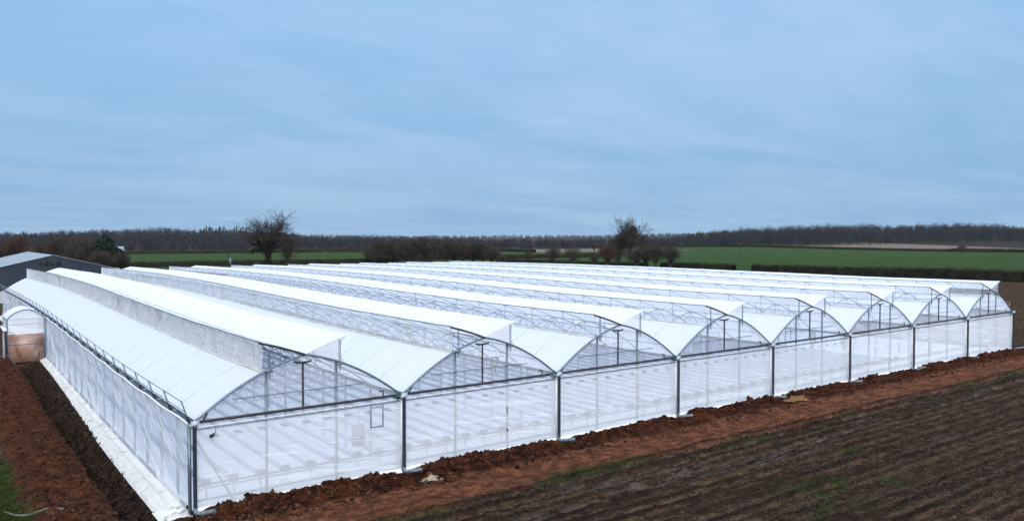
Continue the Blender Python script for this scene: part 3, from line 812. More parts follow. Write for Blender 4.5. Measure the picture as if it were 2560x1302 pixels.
# ------------------------------------------------------------------ loose things on the soil
def ground_tube(name, pts, r, mat, label, cat, group=None, lift=.03):
    P = [(x, y, gz(x, y) + lift + d) for x, y, d in pts]
    Q = []
    for i in range(len(P) - 1):
        for k in range(5):
            t = k / 5; Q.append(tuple(P[i][j] * (1 - t) + P[i + 1][j] * t for j in range(3)))
    Q.append(P[-1])
    tag(MB().tube(Q, r, 6).build(name, mat, None, True), label, cat, group)
hp_ = []
for px_, py_ in ((0, 1278), (25, 1287), (60, 1293), (105, 1296), (150, 1294)):
    Z_ = F * 11.1 / (py_ - 597); x, y = at(px_, Z_); hp_.append((x, y, 0))
ground_tube('hose', hp_, .05, M['hose'], 'grey hose lying on grass and soil at the near left', 'hose')
ground_tube('hose', [(-5.3, 43.0, 0), (-4.3, 44.5, .25), (-3.2, 44.9, .35), (-2.3, 44.4, .1)], .045, M['hose'], 'pale hose arching over the mound in front of the porch door', 'hose', lift=.05)
ground_tube('hose', [(-7.0, 46.0, 0), (-5.0, 47.0, .4), (-4.2, 46.0, .3), (-4.0, 44.3, .05)], .045, M['hose'], 'grey hose curling across the soil left of the porch door', 'hose', lift=.05)
x, y = -1.15, 44.6
tag(MB().tube([(x, y, gz(x, y) - .1), (x + .12, y + .1, gz(x, y) + 1.25)], .045, 6).build('stake', M['sleeve']), 'black stake standing in the trench in front of the porch', 'stake')
def sheet_thing(px_, py_, w, h, mat, name, label, cat, hh=.12, hh0=.03):
    Z_ = F * 11.05 / (py_ - 597); x, y = at(px_, Z_)
    U, V_ = np.meshgrid(np.linspace(-.5, .5, 9), np.linspace(-.5, .5, 9))
    m_ = (1 - np.clip(np.hypot(U, V_) * 1.9, 0, 1))
    X = x + U * w * (1 + .3 * np.sin(V_ * 9)); Y = y + V_ * h * (1 + .3 * np.sin(U * 8))
    Z = ground(X, Y)[0] + hh0 + hh * m_ * fbm(U * 6 + 3, V_ * 6, 5, 3) * 1.6
    tag(MB().grid(X, Y, Z).build(name, mat, None, True), label, cat)
sheet_thing(1077, 1197, .8, .4, M['scrap'], 'plastic_scrap', 'crumpled cream plastic scrap on the soil by the second downpipe', 'scrap', .16)
M['sand'] = simple('orange_sand', (.16, .085, .042), .9, 0, .3, 4, .1, .3)
sheet_thing(1994, 1003, 1.8, .9, M['sand'], 'sand_heap', 'small orange sand heap on the soil before the fifth bay', 'sand', .12)

# clods, straw and grass blades lying on the soil
def lumps(name, X, Y, S, mat, label, cat):
    m = len(X); Z = ground(X, Y)[0]
    o6 = np.array([[1, 0, 0], [0, 1, 0], [-1, 0, 0], [0, -1, 0], [0, 0, .8], [0, 0, -.5]], float)
    V = o6[None] * (S[:, None, None]) * (.6 + .8 * rng.random((m, 6, 1)))
    a = rng.random(m) * 6.28; c_, s_ = np.cos(a)[:, None], np.sin(a)[:, None]
    P = np.stack([X[:, None] + V[:, :, 0] * c_ - V[:, :, 1] * s_, Y[:, None] + V[:, :, 0] * s_ + V[:, :, 1] * c_, Z[:, None] + V[:, :, 2] + S[:, None] * .15], -1)
    T = np.array([[0, 1, 4], [1, 2, 4], [2, 3, 4], [3, 0, 4], [1, 0, 5], [2, 1, 5], [3, 2, 5], [0, 3, 5]])
    Fq = (np.arange(m) * 6)[:, None, None] + T[None]
    tag(link(name, mesh_np(name, P.reshape(-1, 3), Fq.reshape(-1, 3), mat)), label, cat, kind='stuff')
M['clod_red'] = simple('red_clods', (.052, .024, .015), 1, 0, .85, 2.6, .03)
M['clod_dark'] = simple('dark_clods', (.032, .022, .016), 1, 0, .8, 1.7, .03)
M['straw'] = simple('straw', (.085, .068, .050), 1, 0, .5, 1.2, .03)
M['blade'] = simple('grass_blades', (.036, .055, .014), 1, 0, .5, 1.2, .03)
n = 8000; X = 78 * rng.random(n) ** 1.4 - .8; Y = -.25 - 2.6 * rng.random(n) ** 1.2; S = .02 + .13 * rng.random(n) ** 5
lumps('soil_clods', X, Y, S, M['clod_red'], 'dark red clods heaped along the foot of the front wall', 'soil clods')
n = 9000; Y = -8 + 55 * rng.random(n) ** 1.5; X = -3.9 + 1.0 * rng.normal(size=n) * .9; X = np.clip(X, -6.2, -2.6); S = .02 + .10 * rng.random(n) ** 5
lumps('soil_clods', X, Y, S, M['clod_red'], 'crumbly reddish clods on the long mound at left', 'soil clods')
n = 9000; Y = -8 + 55 * rng.random(n) ** 1.5; X = -1.05 - 1.5 * rng.random(n); S = .02 + .11 * rng.random(n) ** 5
lumps('soil_clods', X, Y, S, M['clod_dark'], 'dark clods in the trench beside the white skirt', 'soil clods')
n = 16000; X = 3 + 80 * rng.random(n) ** 1.2; k = rng.integers(0, len(RUTS), n); yc = np.array([r_[0] for r_ in RUTS])[k]
Y = rut_line(-6.5, X) + (yc + 6.5) + rng.normal(size=n) * .55; S = .02 + .06 * rng.random(n) ** 3
lumps('soil_clods', X, Y, S, M['clod_dark'], 'dark clods thrown up beside the wheel ruts of the field', 'soil clods')
n = 34000; X = 4 + 76 * rng.random(n) ** 1.1; Y = -6.5 - 16 * rng.random(n); keep = fbm(X * .25, Y * .9, 101, 3) > .40; X, Y = X[keep], Y[keep]
Z = ground(X, Y)[0]; D = rng.normal(size=(len(X), 3)) * np.array([1, .5, .25])
tag(MB().slivers(np.stack([X, Y, Z + .02], 1), D, .08 + .15 * rng.random(len(X)), .024).build('straw', M['straw']), 'pale straw scattered over the brown field', 'straw', kind='stuff')
n = 120000; X = np.concatenate([4 + 60 * rng.random(n // 2), -7.5 + 3 * rng.random(n // 2)]); Y = np.concatenate([-4 - 14 * rng.random(n // 2), -8 + 50 * rng.random(n // 2)])
gr_ = ground(X, Y); keep = gr_[3] > .35 + .4 * rng.random(n); X, Y, Z = X[keep], Y[keep], gr_[0][keep]
tag(MB().slivers(np.stack([X, Y, Z + .03], 1), rng.normal(size=(len(X), 3)) * .5 + np.array([0, 0, 1.]), .08 + .10 * rng.random(len(X)), .03).build('grass', M['blade']), 'short green grass growing in patches on the soil', 'grass', kind='stuff')

# ------------------------------------------------------------------ barn
bx, by, bz = 13.6, 167.0, 0.0
barn = tag(empty('barn', (bx, by, bz)), 'dark grey metal clad barn with shallow pale roof behind the greenhouse', 'barn')
hw, he, hr, bl = 12.9, 4.35, 7.6, 54.0
m_ = MB(); 
m_.add([(-hw, 0, 0), (hw, 0, 0), (hw, 0, he), (0, 0, hr)], [(0, 1, 2, 3)]); m_.add([(-hw, 0, 0), (0, 0, hr), (-hw, 0, he), (-hw, 0, he)], [(0, 1, 2, 3)])
m_ = MB()
m_.add([(-hw, 0, 0), (0, 0, 0), (0, 0, hr), (-hw, 0, he), (hw, 0, 0), (hw, 0, he)], [(0, 1, 2, 3), (1, 4, 5, 2)])
m_.add([(-hw, bl, 0), (0, bl, 0), (0, bl, hr), (-hw, bl, he), (hw, bl, 0), (hw, bl, he)], [(0, 3, 2, 1), (1, 2, 5, 4)])
for s_ in (-1, 1): m_.add([(s_ * hw, 0, 0), (s_ * hw, bl, 0), (s_ * hw, bl, he), (s_ * hw, 0, he)], [(0, 1, 2, 3)])
m_.build('wall', M['barn_wall'], barn)
rm_ = MB()
for s_ in (-1, 1):
    for dz in (.06, .14):
        rm_.add([(0, -.25, hr + dz), (s_ * (hw + .35), -.25, he + dz - .09), (s_ * (hw + .35), bl + .25, he + dz - .09), (0, bl + .25, hr + dz)], [(0, 1, 2, 3)])
    rm_.add([(0, -.25, hr + .06), (s_ * (hw + .35), -.25, he - .03), (s_ * (hw + .35), -.25, he + .05), (0, -.25, hr + .14)], [(0, 1, 2, 3)])
rf = rm_.build('roof', M['barn_roof'], barn)
MB().tube([(hw + .42, -.3, he + .02), (hw + .42, bl, he + .02)], .09, 6).build('gutter', M['white_plastic'], barn)
for x in (-1.6, .55):
    v_ = MB().box(x - .95, x + .95, -.06, .0, 5.35, 6.35).build('louvre_vent', M['sleeve'], barn)
    s_ = MB()
    for k in range(7): s_.box(x - .88, x + .88, -.12, -.065, 5.42 + k * .13, 5.46 + k * .13)
    s_.build('slats', M['pipe_dark'], v_)
U, V_ = np.meshgrid(np.linspace(-22, 30, 14), np.linspace(128, 166.5, 10))
tag(MB().grid(U, V_, base_z(U, V_) + .12).build('concrete_yard', M['concrete']), kind='structure')

# ------------------------------------------------------------------ vegetation
def grow(p, d, length, r, lvl, maxl, kids, segs, spread, up, taper=.62, lens=.68):
    n = 4 if lvl < 2 else 3
    pts = [np.array(p, float)]; d = np.array(d, float); d /= np.linalg.norm(d)
    for i in range(n):
        d = d + rng.normal(size=3) * (.10 + .06 * lvl) + np.array([0, 0, up]); d /= np.linalg.norm(d)
        pts.append(pts[-1] + d * length / n)
    for i in range(n):
        ra = r * (1 - (1 - taper) * i / n); rb = r * (1 - (1 - taper) * (i + 1) / n)
        segs.append((pts[i], pts[i + 1], ra, rb, lvl))
    if lvl >= maxl: return
    for k in range(kids[lvl]):
        t = .35 + .65 * (k + rng.random() * .8) / kids[lvl] if lvl else .55 + .45 * (k + rng.random() * .5) / kids[0]
        t = min(t, 1.0); i = min(int(t * n), n - 1); q = pts[i] + (pts[i + 1] - pts[i]) * (t * n - i)
        e = d if lvl else np.array([0, 0, 1.])
        side = rng.normal(size=3); side -= side.dot(e) * e; side /= np.linalg.norm(side)
        if lvl == 0:
            a = k * 2.4 + rng.random(); side = np.array([math.cos(a), math.sin(a), 0])
        sp = spread * (.6 + .7 * rng.random())
        nd = e * math.cos(sp) + side * math.sin(sp)
        grow(q, nd, length * lens * (.75 + .5 * rng.random()), r * taper * (.75 if lvl else .85), lvl + 1, maxl, kids, segs, spread, up, taper, lens)

def bare_tree(px, Z, h, label, cat='tree', name='bare_tree', spread=.75, kids=(6, 5, 5, 4, 3), trunk=.22, r=None, dens=1.0, tm=None, ivy=0, group=None, lean=(0, 0), maxl=5, fuzz=0, pos=None, lens=.68, prune=0, seed=1):
    global rng
    keep_rng = rng; rng = np.random.default_rng(seed)
    x, y = pos if pos else at(px, Z)
    z0 = float(base_z(x, y)) - .1
    t = tag(empty(name, (x, y, z0)), label, cat, group)
    segs = []; r = r or h * .022
    grow((0, 0, 0), (lean[0], lean[1], 1), h * trunk * 1.6, r, 0, maxl, kids, segs, spread, .05, .62, lens)
    P1 = np.array([s[1] for s in segs]); sc = h / np.percentile(P1[:, 2], 99.2)
    P0 = np.array([s[0] for s in segs]) * sc; P1 = P1 * sc
    ra = np.array([s[2] for s in segs]); rb = np.array([s[3] for s in segs]); lv = np.array([s[4] for s in segs])
    ra = np.maximum(ra, .042); rb = np.maximum(rb, .036)
    if prune:
        keep = ~((lv >= 3) & (P1[:, 2] < h * prune * (.72 + .4 * rng.random(len(lv))))); P0, P1, ra, rb, lv = P0[keep], P1[keep], ra[keep], rb[keep], lv[keep]
    a = lv <= 1
    MB().segs(P0[a], P1[a], ra[a], rb[a], 6).build('trunk', M['bark'], t)
    m_ = MB().segs(P0[~a], P1[~a], ra[~a], rb[~a], 3)
    if fuzz:
        tips = P1[lv >= maxl - 1]; idx = rng.integers(0, len(tips), fuzz)
        C = tips[idx] + rng.normal(size=(fuzz, 3)) * h * .035
        D = C - np.array([0, 0, h * .35]); D = D / np.linalg.norm(D, axis=1)[:, None] + rng.normal(size=(fuzz, 3)) * .6
        m_.slivers(C, D, h * .06 * (.6 + rng.random(fuzz)), .11)
    m_.build('crown', tm or M['twig'], t)
    if ivy:
        sel = np.where((lv <= 2) & (P1[:, 2] < h * .55))[0]; idx = rng.choice(sel, ivy, p=(np.linalg.norm(P1[sel] - P0[sel], axis=1) * (ra[sel] + .15)) / np.sum(np.linalg.norm(P1[sel] - P0[sel], axis=1) * (ra[sel] + .15)))
        tt = rng.random((ivy, 1)); C = P0[idx] * (1 - tt) + P1[idx] * tt
        hh = C[:, 2:3] / h
        C = C + rng.normal(size=(ivy, 3)) * (.62 * (1 - hh * 1.2).clip(.2, 1))
        C[:, 2] = np.abs(C[:, 2])
        MB().slivers(C, rng.normal(size=(ivy, 3)), .42, .36).build('ivy', M['ivy'], t)
    rng = keep_rng
    return t

def bushy(px, Z, h, w, label, cat='tree', name='bushy_tree', tm=None, n=1500, trunk=.2, pos=None, group=None, tw=.09, dome=1.0):
    """dense twiggy crown on a short branching trunk"""
    x, y = pos if pos else at(px, Z); z0 = float(base_z(x, y)) - .1
    t = tag(empty(name, (x, y, z0)), label, cat, group)
    k = 9; P0 = np.zeros((k, 3)); P0[:, 2] = h * trunk * rng.random(k) * .6
    ang = np.arange(k) * 2.4; D = np.stack([np.cos(ang) * w * .42 * rng.random(k), np.sin(ang) * w * .42 * rng.random(k), h * (.55 + .35 * rng.random(k))], 1)
    m_ = MB().segs(P0, D, h * .018, h * .005, 5); m_.segs(np.array([[0, 0, 0.]]), np.array([[0, 0, h * .5]]), h * .03, h * .015, 6)
    m_.build('trunk', M['bark'], t)
    nl = 14
    la = rng.random(nl) * 6.28; lr = np.sqrt(rng.random(nl)) * w * .32; lz = h * (trunk + .28 + (.78 - trunk - .2) * rng.random(nl) * (1 - (lr / (w * .5)) ** 2))
    Lc = np.stack([lr * np.cos(la), lr * np.sin(la), lz], 1)
    i = rng.integers(0, nl, n); u = rng.normal(size=(n, 3)); u /= np.linalg.norm(u, axis=1)[:, None]
    rad = (rng.random(n) ** .45)[:, None]
    C = Lc[i] + u * rad * np.array([w * .24, w * .24, h * .24])
    C[:, 2] = np.clip(C[:, 2], h * trunk * .55 * rng.random(n), h * (.9 + .12 * rng.random(n)))
    Dn = C - np.array([0, 0, h * trunk]); Dn /= np.linalg.norm(Dn, axis=1)[:, None] + 1e-6
    Dn = Dn + rng.normal(size=(n, 3)) * .55 + np.array([0, 0, .3])
    mm = MB().slivers(C, Dn, h * .11 * (.6 + .8 * rng.random(n)), tw)
    j = rng.integers(0, nl, 60); mm.segs(np.tile([[0, 0, h * trunk]], (60, 1)) + rng.normal(size=(60, 3)) * .2, C[rng.integers(0, n, 60)], .06, .02, 3)
    mm.build('crown', tm or M['twig_brown'], t)
    return t

SEED1, SEED2 = 5, 21
# the two tall landmark trees
bare_tree(672, 292, 20.4, 'tall bare tree with thick dark ivy on its trunk beyond the roofs at left', spread=.50, kids=(7, 5, 4, 4, 3), trunk=.25, r=.62, ivy=8000, tm=M['twig'], lens=.76, prune=.45, seed=SEED1)
bare_tree(1577, 305, 18.8, 'tall bare oak standing above the smaller trees right of the middle', name='bare_oak', spread=.56, kids=(6, 5, 5, 4, 3), trunk=.40, r=.46, lean=(-.03, .0), lens=.72, prune=.40, seed=SEED2)
bushy(718, 298, 12.5, 9, 'brown twiggy tree leaning against the right side of the ivy clad tree', tm=M['twig_brown'], n=1300, tw=.07)
near_oak = [(1520, 300, 9.8, 9, 'twig_red', 'reddish bushy tree left of the bare oak'),
            (1545, 310, 12, 11, 'twig_brown', 'taller brown bushy tree touching the left side of the bare oak'),
            (1590, 296, 8.5, 9, 'twig', 'low twiggy growth around the foot of the bare oak'),
            (1614, 300, 9.5, 8.5, 'twig_brown', 'low dark bushy tree just right of the bare oak trunk'),
            (1640, 292, 9.8, 8.5, 'twig_brown', 'round brown tree with a clear trunk right of the bare oak'),
            (1676, 288, 9.4, 9, 'twig', 'flared bushy tree with dark trunk at the left end of the clipped hedge')]
for a in near_oak: bushy(a[0], a[1], a[2], a[3], a[5], tm=M[a[4]], n=1700, trunk=.25)
mid = [(1255, 330, 5.0, 5, 'small dark bush at the right end of the long thicket'), (1322, 360, 6.5, 5, 'small thin tree on the far field edge, first right of the thicket'),
       (1380, 340, 9.0, 10, 'pale twiggy tree over the hedge, left of its twin'), (1432, 335, 9.0, 10, 'pale twiggy tree over the hedge, right of its twin'),
       (1486, 330, 6.0, 6, 'low dark bush on the hedge left of the reddish tree')]
for a in mid: bushy(a[0], a[1], a[2], a[3], a[4], tm=M['twig'], n=900, trunk=.2, name='small_tree')
# thicket of dark trees behind the roofs
for i, (px, h) in enumerate([(938, 8), (958, 10.5), (982, 11.5), (1008, 12), (1034, 13), (1058, 12.5), (1084, 11.5), (1108, 10), (1132, 9.5), (1156, 10), (1180, 9), (1206, 9.2), (1232, 8)]):
    bushy(px + rng.normal() * 3, 375 + rng.normal() * 7, h, 10 + rng.random() * 2.5, 'dark bare tree among the dense thicket beyond the roofs', tm=M['hedge' if i % 3 else 'twig_brown'], n=3000, trunk=.1, group='dark trees of the thicket', name='thicket_tree', tw=.14)
# behind the barn
for i, (px, Z, h, w, mt, lab) in enumerate([
    (40, 300, 13.5, 15, 'twig_red', 'broad reddish brown tree behind the barn roof at the left edge'),
    (-10, 330, 11, 11, 'twig_brown', 'brown tree cut by the left edge of the picture behind the barn'),
    (110, 320, 11, 10, 'twig_brown', 'brown bare tree behind the barn right of the broad reddish tree'),
    (150, 280, 13, 11, 'twig_brown', 'tall brown willow like tree above the barn ridge'),
    (188, 270, 12.5, 11, 'twig', 'pale grey twiggy tree above the barn gable vents'),
    (225, 262, 11, 10, 'twig_brown', 'brown twiggy tree left of the dark conifer'),
    (300, 255, 7, 7, 'twig_brown', 'low brown bush right of the barn eave below the conifer'),
    (250, 245, 8, 8, 'twig', 'pale leaning bush in front of the dark conifer')]):
    bushy(px, Z, h, w, lab, tm=M[mt], n=2600, trunk=.15, tw=.12)
def conifer(px, Z, h, w, label):
    x, y = at(px, Z); z0 = float(base_z(x, y)); t = tag(empty('conifer', (x, y, z0)), label, 'conifer')
    MB().segs([[0, 0, 0]], [[0, 0, h * .9]], .3, .05, 6).build('trunk', M['bark'], t)
    n = 3500; zz_ = rng.random(n) ** .8 * .95 + .03; ang = rng.random(n) * 6.28
    lob = .75 + .25 * np.sin(ang * 3 + zz_ * 9)
    rr = w * .5 * np.sin(np.clip(zz_ * 1.05, 0, 1) * math.pi) ** .6 * lob * np.sqrt(rng.random(n))
    C = np.stack([rr * np.cos(ang), rr * np.sin(ang), zz_ * h], 1)
    MB().slivers(C, rng.normal(size=(n, 3)), .9, .5).build('crown', M['conifer'], t)
conifer(262, 258, 12.8, 9, 'very dark evergreen conifer right of the barn ridge')
conifer(291, 262, 8.5, 7, 'shorter dark evergreen beside the taller conifer')

def hedge(p, q, h, w, label, n_per=26, gap=.0, gappy=False, name='hedge'):
    p = np.array(p, float); q = np.array(q, float); ln = np.linalg.norm(q - p); d = (q - p) / ln; nrm = np.array([-d[1], d[0]])
    t = tag(empty(name, (p[0], p[1], float(base_z(p[0], p[1])))), label, 'hedge')
    zr = float(base_z(p[0], p[1]))
    k = max(4, int(ln / 2)); s = np.linspace(0, ln, k)
    prof_ = [(-.42, 0), (-.45, .5), (-.36, .88), (0, .94), (.36, .88), (.45, .5), (.42, 0)]
    X = np.zeros((k, 7)); Y = X.copy(); Z = X.copy()
    for j, (a, b_) in enumerate(prof_):
        wv = w * a * (.85 + .3 * fbm(s * .3, 0 * s + j, 3, 2)); hv = h * b_ * (.88 + .2 * fbm(s * .2, 0 * s + j * .2, 8, 2))
        c = p[None, :] + d[None, :] * s[:, None] + nrm[None, :] * wv[:, None]
        X[:, j] = c[:, 0] - p[0]; Y[:, j] = c[:, 1] - p[1]; Z[:, j] = hv + base_z(c[:, 0], c[:, 1]) - zr
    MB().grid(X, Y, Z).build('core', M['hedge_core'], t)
    n = int(ln * n_per); s = rng.random(n) * ln; a = (rng.random(n) - .5) * w * 1.1
    top = h * (.9 + .22 * fbm(s * .25, 0 * s, 8, 3))
    zf = np.where(rng.random(n) < .4, .82 + .22 * rng.random(n), rng.random(n)); a = np.where(rng.random(n) < .6, np.sign(a) * w * (.42 + .1 * rng.random(n)), a)
    c = p[None, :] + d[None, :] * s[:, None] + nrm[None, :] * a[:, None]
    C = np.stack([c[:, 0] - p[0], c[:, 1] - p[1], top * zf + base_z(c[:, 0], c[:, 1]) - zr], 1)
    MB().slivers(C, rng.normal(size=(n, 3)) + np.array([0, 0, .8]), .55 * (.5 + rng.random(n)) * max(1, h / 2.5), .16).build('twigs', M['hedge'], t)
hedge((213, -70), (211.5, 131), 2.9, 3.0, 'long thick clipped hedge beyond the brown field at right', 40)
hedge((211.5, 139), (211, 171), 2.7, 3.0, 'short clipped hedge left of the gap in the field edge', 40)
hedge((210, 178), (203, 266), 2.2, 2.4, 'gappy hedge under the bare oak and its neighbours', 30)
hedge((40, 306), (190, 304), 2.2, 2.4, 'low hedge across the green field beyond the left roofs', 26)
hedge((190, 330), (330, 330), 2.4, 2.6, 'dark low hedge behind the thicket and the middle trees', 20)
hedge((711, 60), (711, 300), 3.2, 4, 'far hedge between the green field and the tan field at right', 12)
hedge((712, 302), (712, 700), 2.6, 4, 'far low hedge at the top of the green field in the middle right', 10)
hedge((60, 602), (260, 600), 2.6, 4, 'far hedge at the top of the left green field', 10)
hedge((262, 600), (330, 585), 3.2, 4, 'dark far hedge left of the thicket', 10)
hedge((395, 485), (430, 640), 2.6, 4, 'far hedge in front of the pale strip in the middle', 10)

# woods far off: one mass each
def wood(name, label, pts, rows, depth, h, spacing, n, w=None, tints=None, size=1.25, seed=1, hv=.2):
    """pts: list of (px, Z) front edge; rows of crowns going back"""
    r_ = np.random.default_rng(seed); m_ = MB()
    pp = [np.array(at(*p)) for p in pts]
    cen = []
    for row in range(rows):
        for a, (pa, pb) in enumerate(zip(pts[:-1], pts[1:])):
            za, zb_ = pa[1], pb[1]; k = max(1, int(abs(pb[0] - pa[0]) / F * (za + zb_) / 2 / spacing))
            for i in range(k):
                t = (i + r_.random()) / k; cen.append((pa[0] + (pb[0] - pa[0]) * t, (za + (zb_ - za) * t) + row * depth + r_.random() * depth * .7))
    cols = []
    for (px, Z) in cen:
        x, y = at(px, Z); z0 = float(base_z(x, y)); hh = h * (1 - hv + 2 * hv * r_.random()) * (.72 + .56 * float(fbm(px * .012, seed * 3.1, 7, 3))); ww = (w or h * .75) * (.75 + .5 * r_.random())
        u = r_.normal(size=(n, 3)); u /= np.linalg.norm(u, axis=1)[:, None]; rad = r_.random((n, 1)) ** .4
        C = u * rad * np.array([ww * .5, ww * .5, hh * .47]) * (.85 + .25 * np.sin(u[:, :1] * 5 + u[:, 1:2] * 4)); C[:, 2] += hh * .53
        low = r_.random(n) < .4; C[low, 2] *= .45
        C += np.array([x, y, z0])
        D = r_.normal(size=(n, 3)) + np.array([0, 0, .2])
        m_.slivers(C, D, size * (.5 + r_.random(n)) * 1.3, size * .55)
        tr = np.array([[x, y, z0]]); m_.segs(tr, tr + np.array([[0, 0, hh * .6]]), .22, .12, 3)
        cols.append((n * 4 + 6, r_.random()))
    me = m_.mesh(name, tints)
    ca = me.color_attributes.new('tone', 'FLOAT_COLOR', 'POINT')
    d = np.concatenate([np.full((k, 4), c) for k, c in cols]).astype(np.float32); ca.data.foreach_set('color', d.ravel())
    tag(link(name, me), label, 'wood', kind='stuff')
def tone_mat(name, cols):
    m, nt = new_mat(name); q = N(nt); a = q.n('ShaderNodeAttribute', attribute_name='tone')
    r_ = q.n('ShaderNodeValToRGB'); q.l(a.outputs['Fac'], r_.inputs[0]); e = r_.color_ramp.elements
    e[0].position = 0; e[0].color = cols[0] + (1,); e[1].position = 1; e[1].color = cols[-1] + (1,)
    for i, c in enumerate(cols[1:-1]):
        x_ = e.new((i + 1) / (len(cols) - 1)); x_.color = c + (1,)
    n_ = q.noise(q.coord(), .12, 4)
    c = q.mix(q.ramp(n_, .3, .7, 0, .5), r_.outputs[0], tuple(k * .55 for k in cols[1]))
    q.out(q.principled(c, 1.0, 0, .05)); return m
T_right = tone_mat('winter_wood_right', [(.020, .024, .028), (.032, .031, .036), (.027, .031, .031), (.044, .037, .036), (.026, .028, .032)])  # bluish tint of distance mixed into the wood tones
T_left = tone_mat('winter_wood_left', [(.022, .025, .033), (.038, .031, .038), (.024, .030, .034), (.040, .034, .036), (.028, .030, .038)])
T_far = tone_mat('winter_wood_far', [(.055, .065, .085), (.065, .072, .09), (.05, .06, .075)])  # paler blue tones carry distance haze in the colour
T_con = tone_mat('conifer_wood', [(.010, .022, .020), (.016, .030, .028), (.020, .028, .026)])
wood('far_wood', 'broad winter wood along the skyline at right', [(1775, 880), (1900, 860), (2200, 885), (2570, 960)], 11, 36, 17.5, 7.5, 260, 13, T_right, 1.05, 3)
wood('far_wood', 'low winter wood on the skyline between oak and right wood', [(1590, 900), (1700, 880), (1790, 870)], 6, 38, 12.5, 8, 200, 11.5, T_right, 1.1, 4)
wood('far_wood', 'reddish grey winter wood on the hill behind the barn', [(-20, 840), (300, 810), (560, 820), (740, 830)], 10, 52, 14, 8, 200, 12, T_left, 1.15, 5, .15)
wood('far_wood', 'low grey winter wood between ivy tree and thicket', [(700, 815), (830, 800), (960, 800)], 9, 42, 11.5, 8.5, 190, 12, T_left, 1.15, 6, .12)
wood('far_wood', 'hazy low tree line behind the thicket and middle trees', [(940, 800), (1270, 860), (1500, 880), (1620, 900)], 8, 45, 12.5, 8.5, 190, 12, T_left, 1.1, 7, .2)
wood('far_wood', 'bushes and small trees along the foot of the left hill', [(290, 700), (450, 720), (620, 740)], 3, 25, 10, 9, 150, 10, T_left, 1.1, 8, .3)
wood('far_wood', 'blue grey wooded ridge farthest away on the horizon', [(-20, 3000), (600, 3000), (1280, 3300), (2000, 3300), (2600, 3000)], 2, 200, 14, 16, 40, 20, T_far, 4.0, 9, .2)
def spiky(label, pts, rows, depth, h, sp, seed):
    r_ = np.random.default_rng(seed); m_ = MB(); cols = []
    for row in range(rows):
        for (pa, pb) in zip(pts[:-1], pts[1:]):
            k = max(1, int(abs(pb[0] - pa[0]) / F * pa[1] / sp))
            for i in range(k):
                t = (i + r_.random()) / k; px = pa[0] + (pb[0] - pa[0]) * t; Z = pa[1] + (pb[1] - pa[1]) * t + row * depth
                x, y = at(px, Z); z0 = float(base_z(x, y)); hh = h * (.7 + .6 * r_.random()); n = 70
                q = r_.random(n); an = r_.random(n) * 6.28; rr = (1 - q) * hh * .2 * np.sqrt(r_.random(n)); C = np.stack([x + rr * np.cos(an), y + rr * np.sin(an), z0 + hh * (.1 + .9 * q)], 1)
                m_.slivers(C, r_.normal(size=(n, 3)) + np.array([0, 0, 1.]), 2.2, 1.0); cols.append((n * 4, r_.random()))
    me = m_.mesh('conifer_wood', T_con); ca = me.color_attributes.new('tone', 'FLOAT_COLOR', 'POINT')
    ca.data.foreach_set('color', np.concatenate([np.full((k, 4), c) for k, c in cols]).astype(np.float32).ravel())
    tag(link('conifer_wood', me), label, 'wood', kind='stuff')
spiky('dark spiky conifer plantation on the hilltop left of the ivy tree', [(500, 1290), (620, 1290)], 3, 30, 16, 5, 3)
# edge trees of the right-hand wood that stand apart
for px, Z, h, lab in [(1700, 980, 13, 'first bare tree standing apart at the left end of the right wood'), (1728, 975, 16, 'second bare tree from the left end of the right wood'),
                      (1752, 970, 18.5, 'slim tall bare tree left of the round crowned pair'), (1778, 965, 16.5, 'round crowned bare tree, left of the pair on the skyline'), (1812, 960, 17.5, 'round crowned bare tree, right of the pair on the skyline')]:
    bushy(px, Z, h, 12, lab, tm=M['twig'], n=900, trunk=.3, tw=.22, name='skyline_tree')
for px, Z, h, lab in [(2405, 560, 7.5, 'lone thin tree in the far hedge at right'), (1325, 640, 8, 'lone dark tree on the far strip in the middle'), (1485, 640, 9, 'lone round tree left of the oak on the far strip')]:
    bushy(px, Z, h, 7, lab, tm=M['twig'], n=600, trunk=.3, tw=.14, name='lone_tree')

# utility poles
def pole(px, Z, h, label, box=False):
    x, y = at(px, Z); t = tag(empty('utility_pole', (x, y, float(base_z(x, y)))), label, 'pole', 'utility poles in the fields')
    MB().tube([(0, 0, -.2), (0, 0, h)], .19, 7, .13).build('shaft', M['wood'], t)
    MB().box(-.9, .9, -.07, .07, h - .7, h - .5).build('crossarm', M['wood'], t)
    if box:
        MB().box(.25, .95, -.35, .35, h * .25, h * .25 + 2.2).build('transformer', M['pipe_grey'], t)
pole(571, 285, 8.6, 'dark utility pole with a grey transformer box left of the ivy tree', True)
pole(1092, 352, 6.5, 'pale post standing before the dark thicket')
pole(1852, 420, 7.0, 'utility pole in the green field above the hedge gap')
pole(2176, 600, 8.0, 'far utility pole in the middle of the right green field')
# post-and-rail fence before the thicket
fx0, fx1 = at(998, 352), at(1222, 345)
fn = tag(empty('fence', (fx0[0], fx0[1], 0)), 'pale post and rail fence in front of the dark thicket', 'fence')
P = np.linspace(fx0, fx1, 14); m_ = MB()
for k in range(14): MB().box(P[k][0] - fx0[0] - .08, P[k][0] - fx0[0] + .08, P[k][1] - fx0[1] - .08, P[k][1] - fx0[1] + .08, -.1, 1.4).build('post', M['hose'], fn)
for zq in (.6, 1.25):
    MB().tube([(0, 0, zq), (fx1[0] - fx0[0], fx1[1] - fx0[1], zq)], .06, 4).build('rail', M['concrete'], fn)
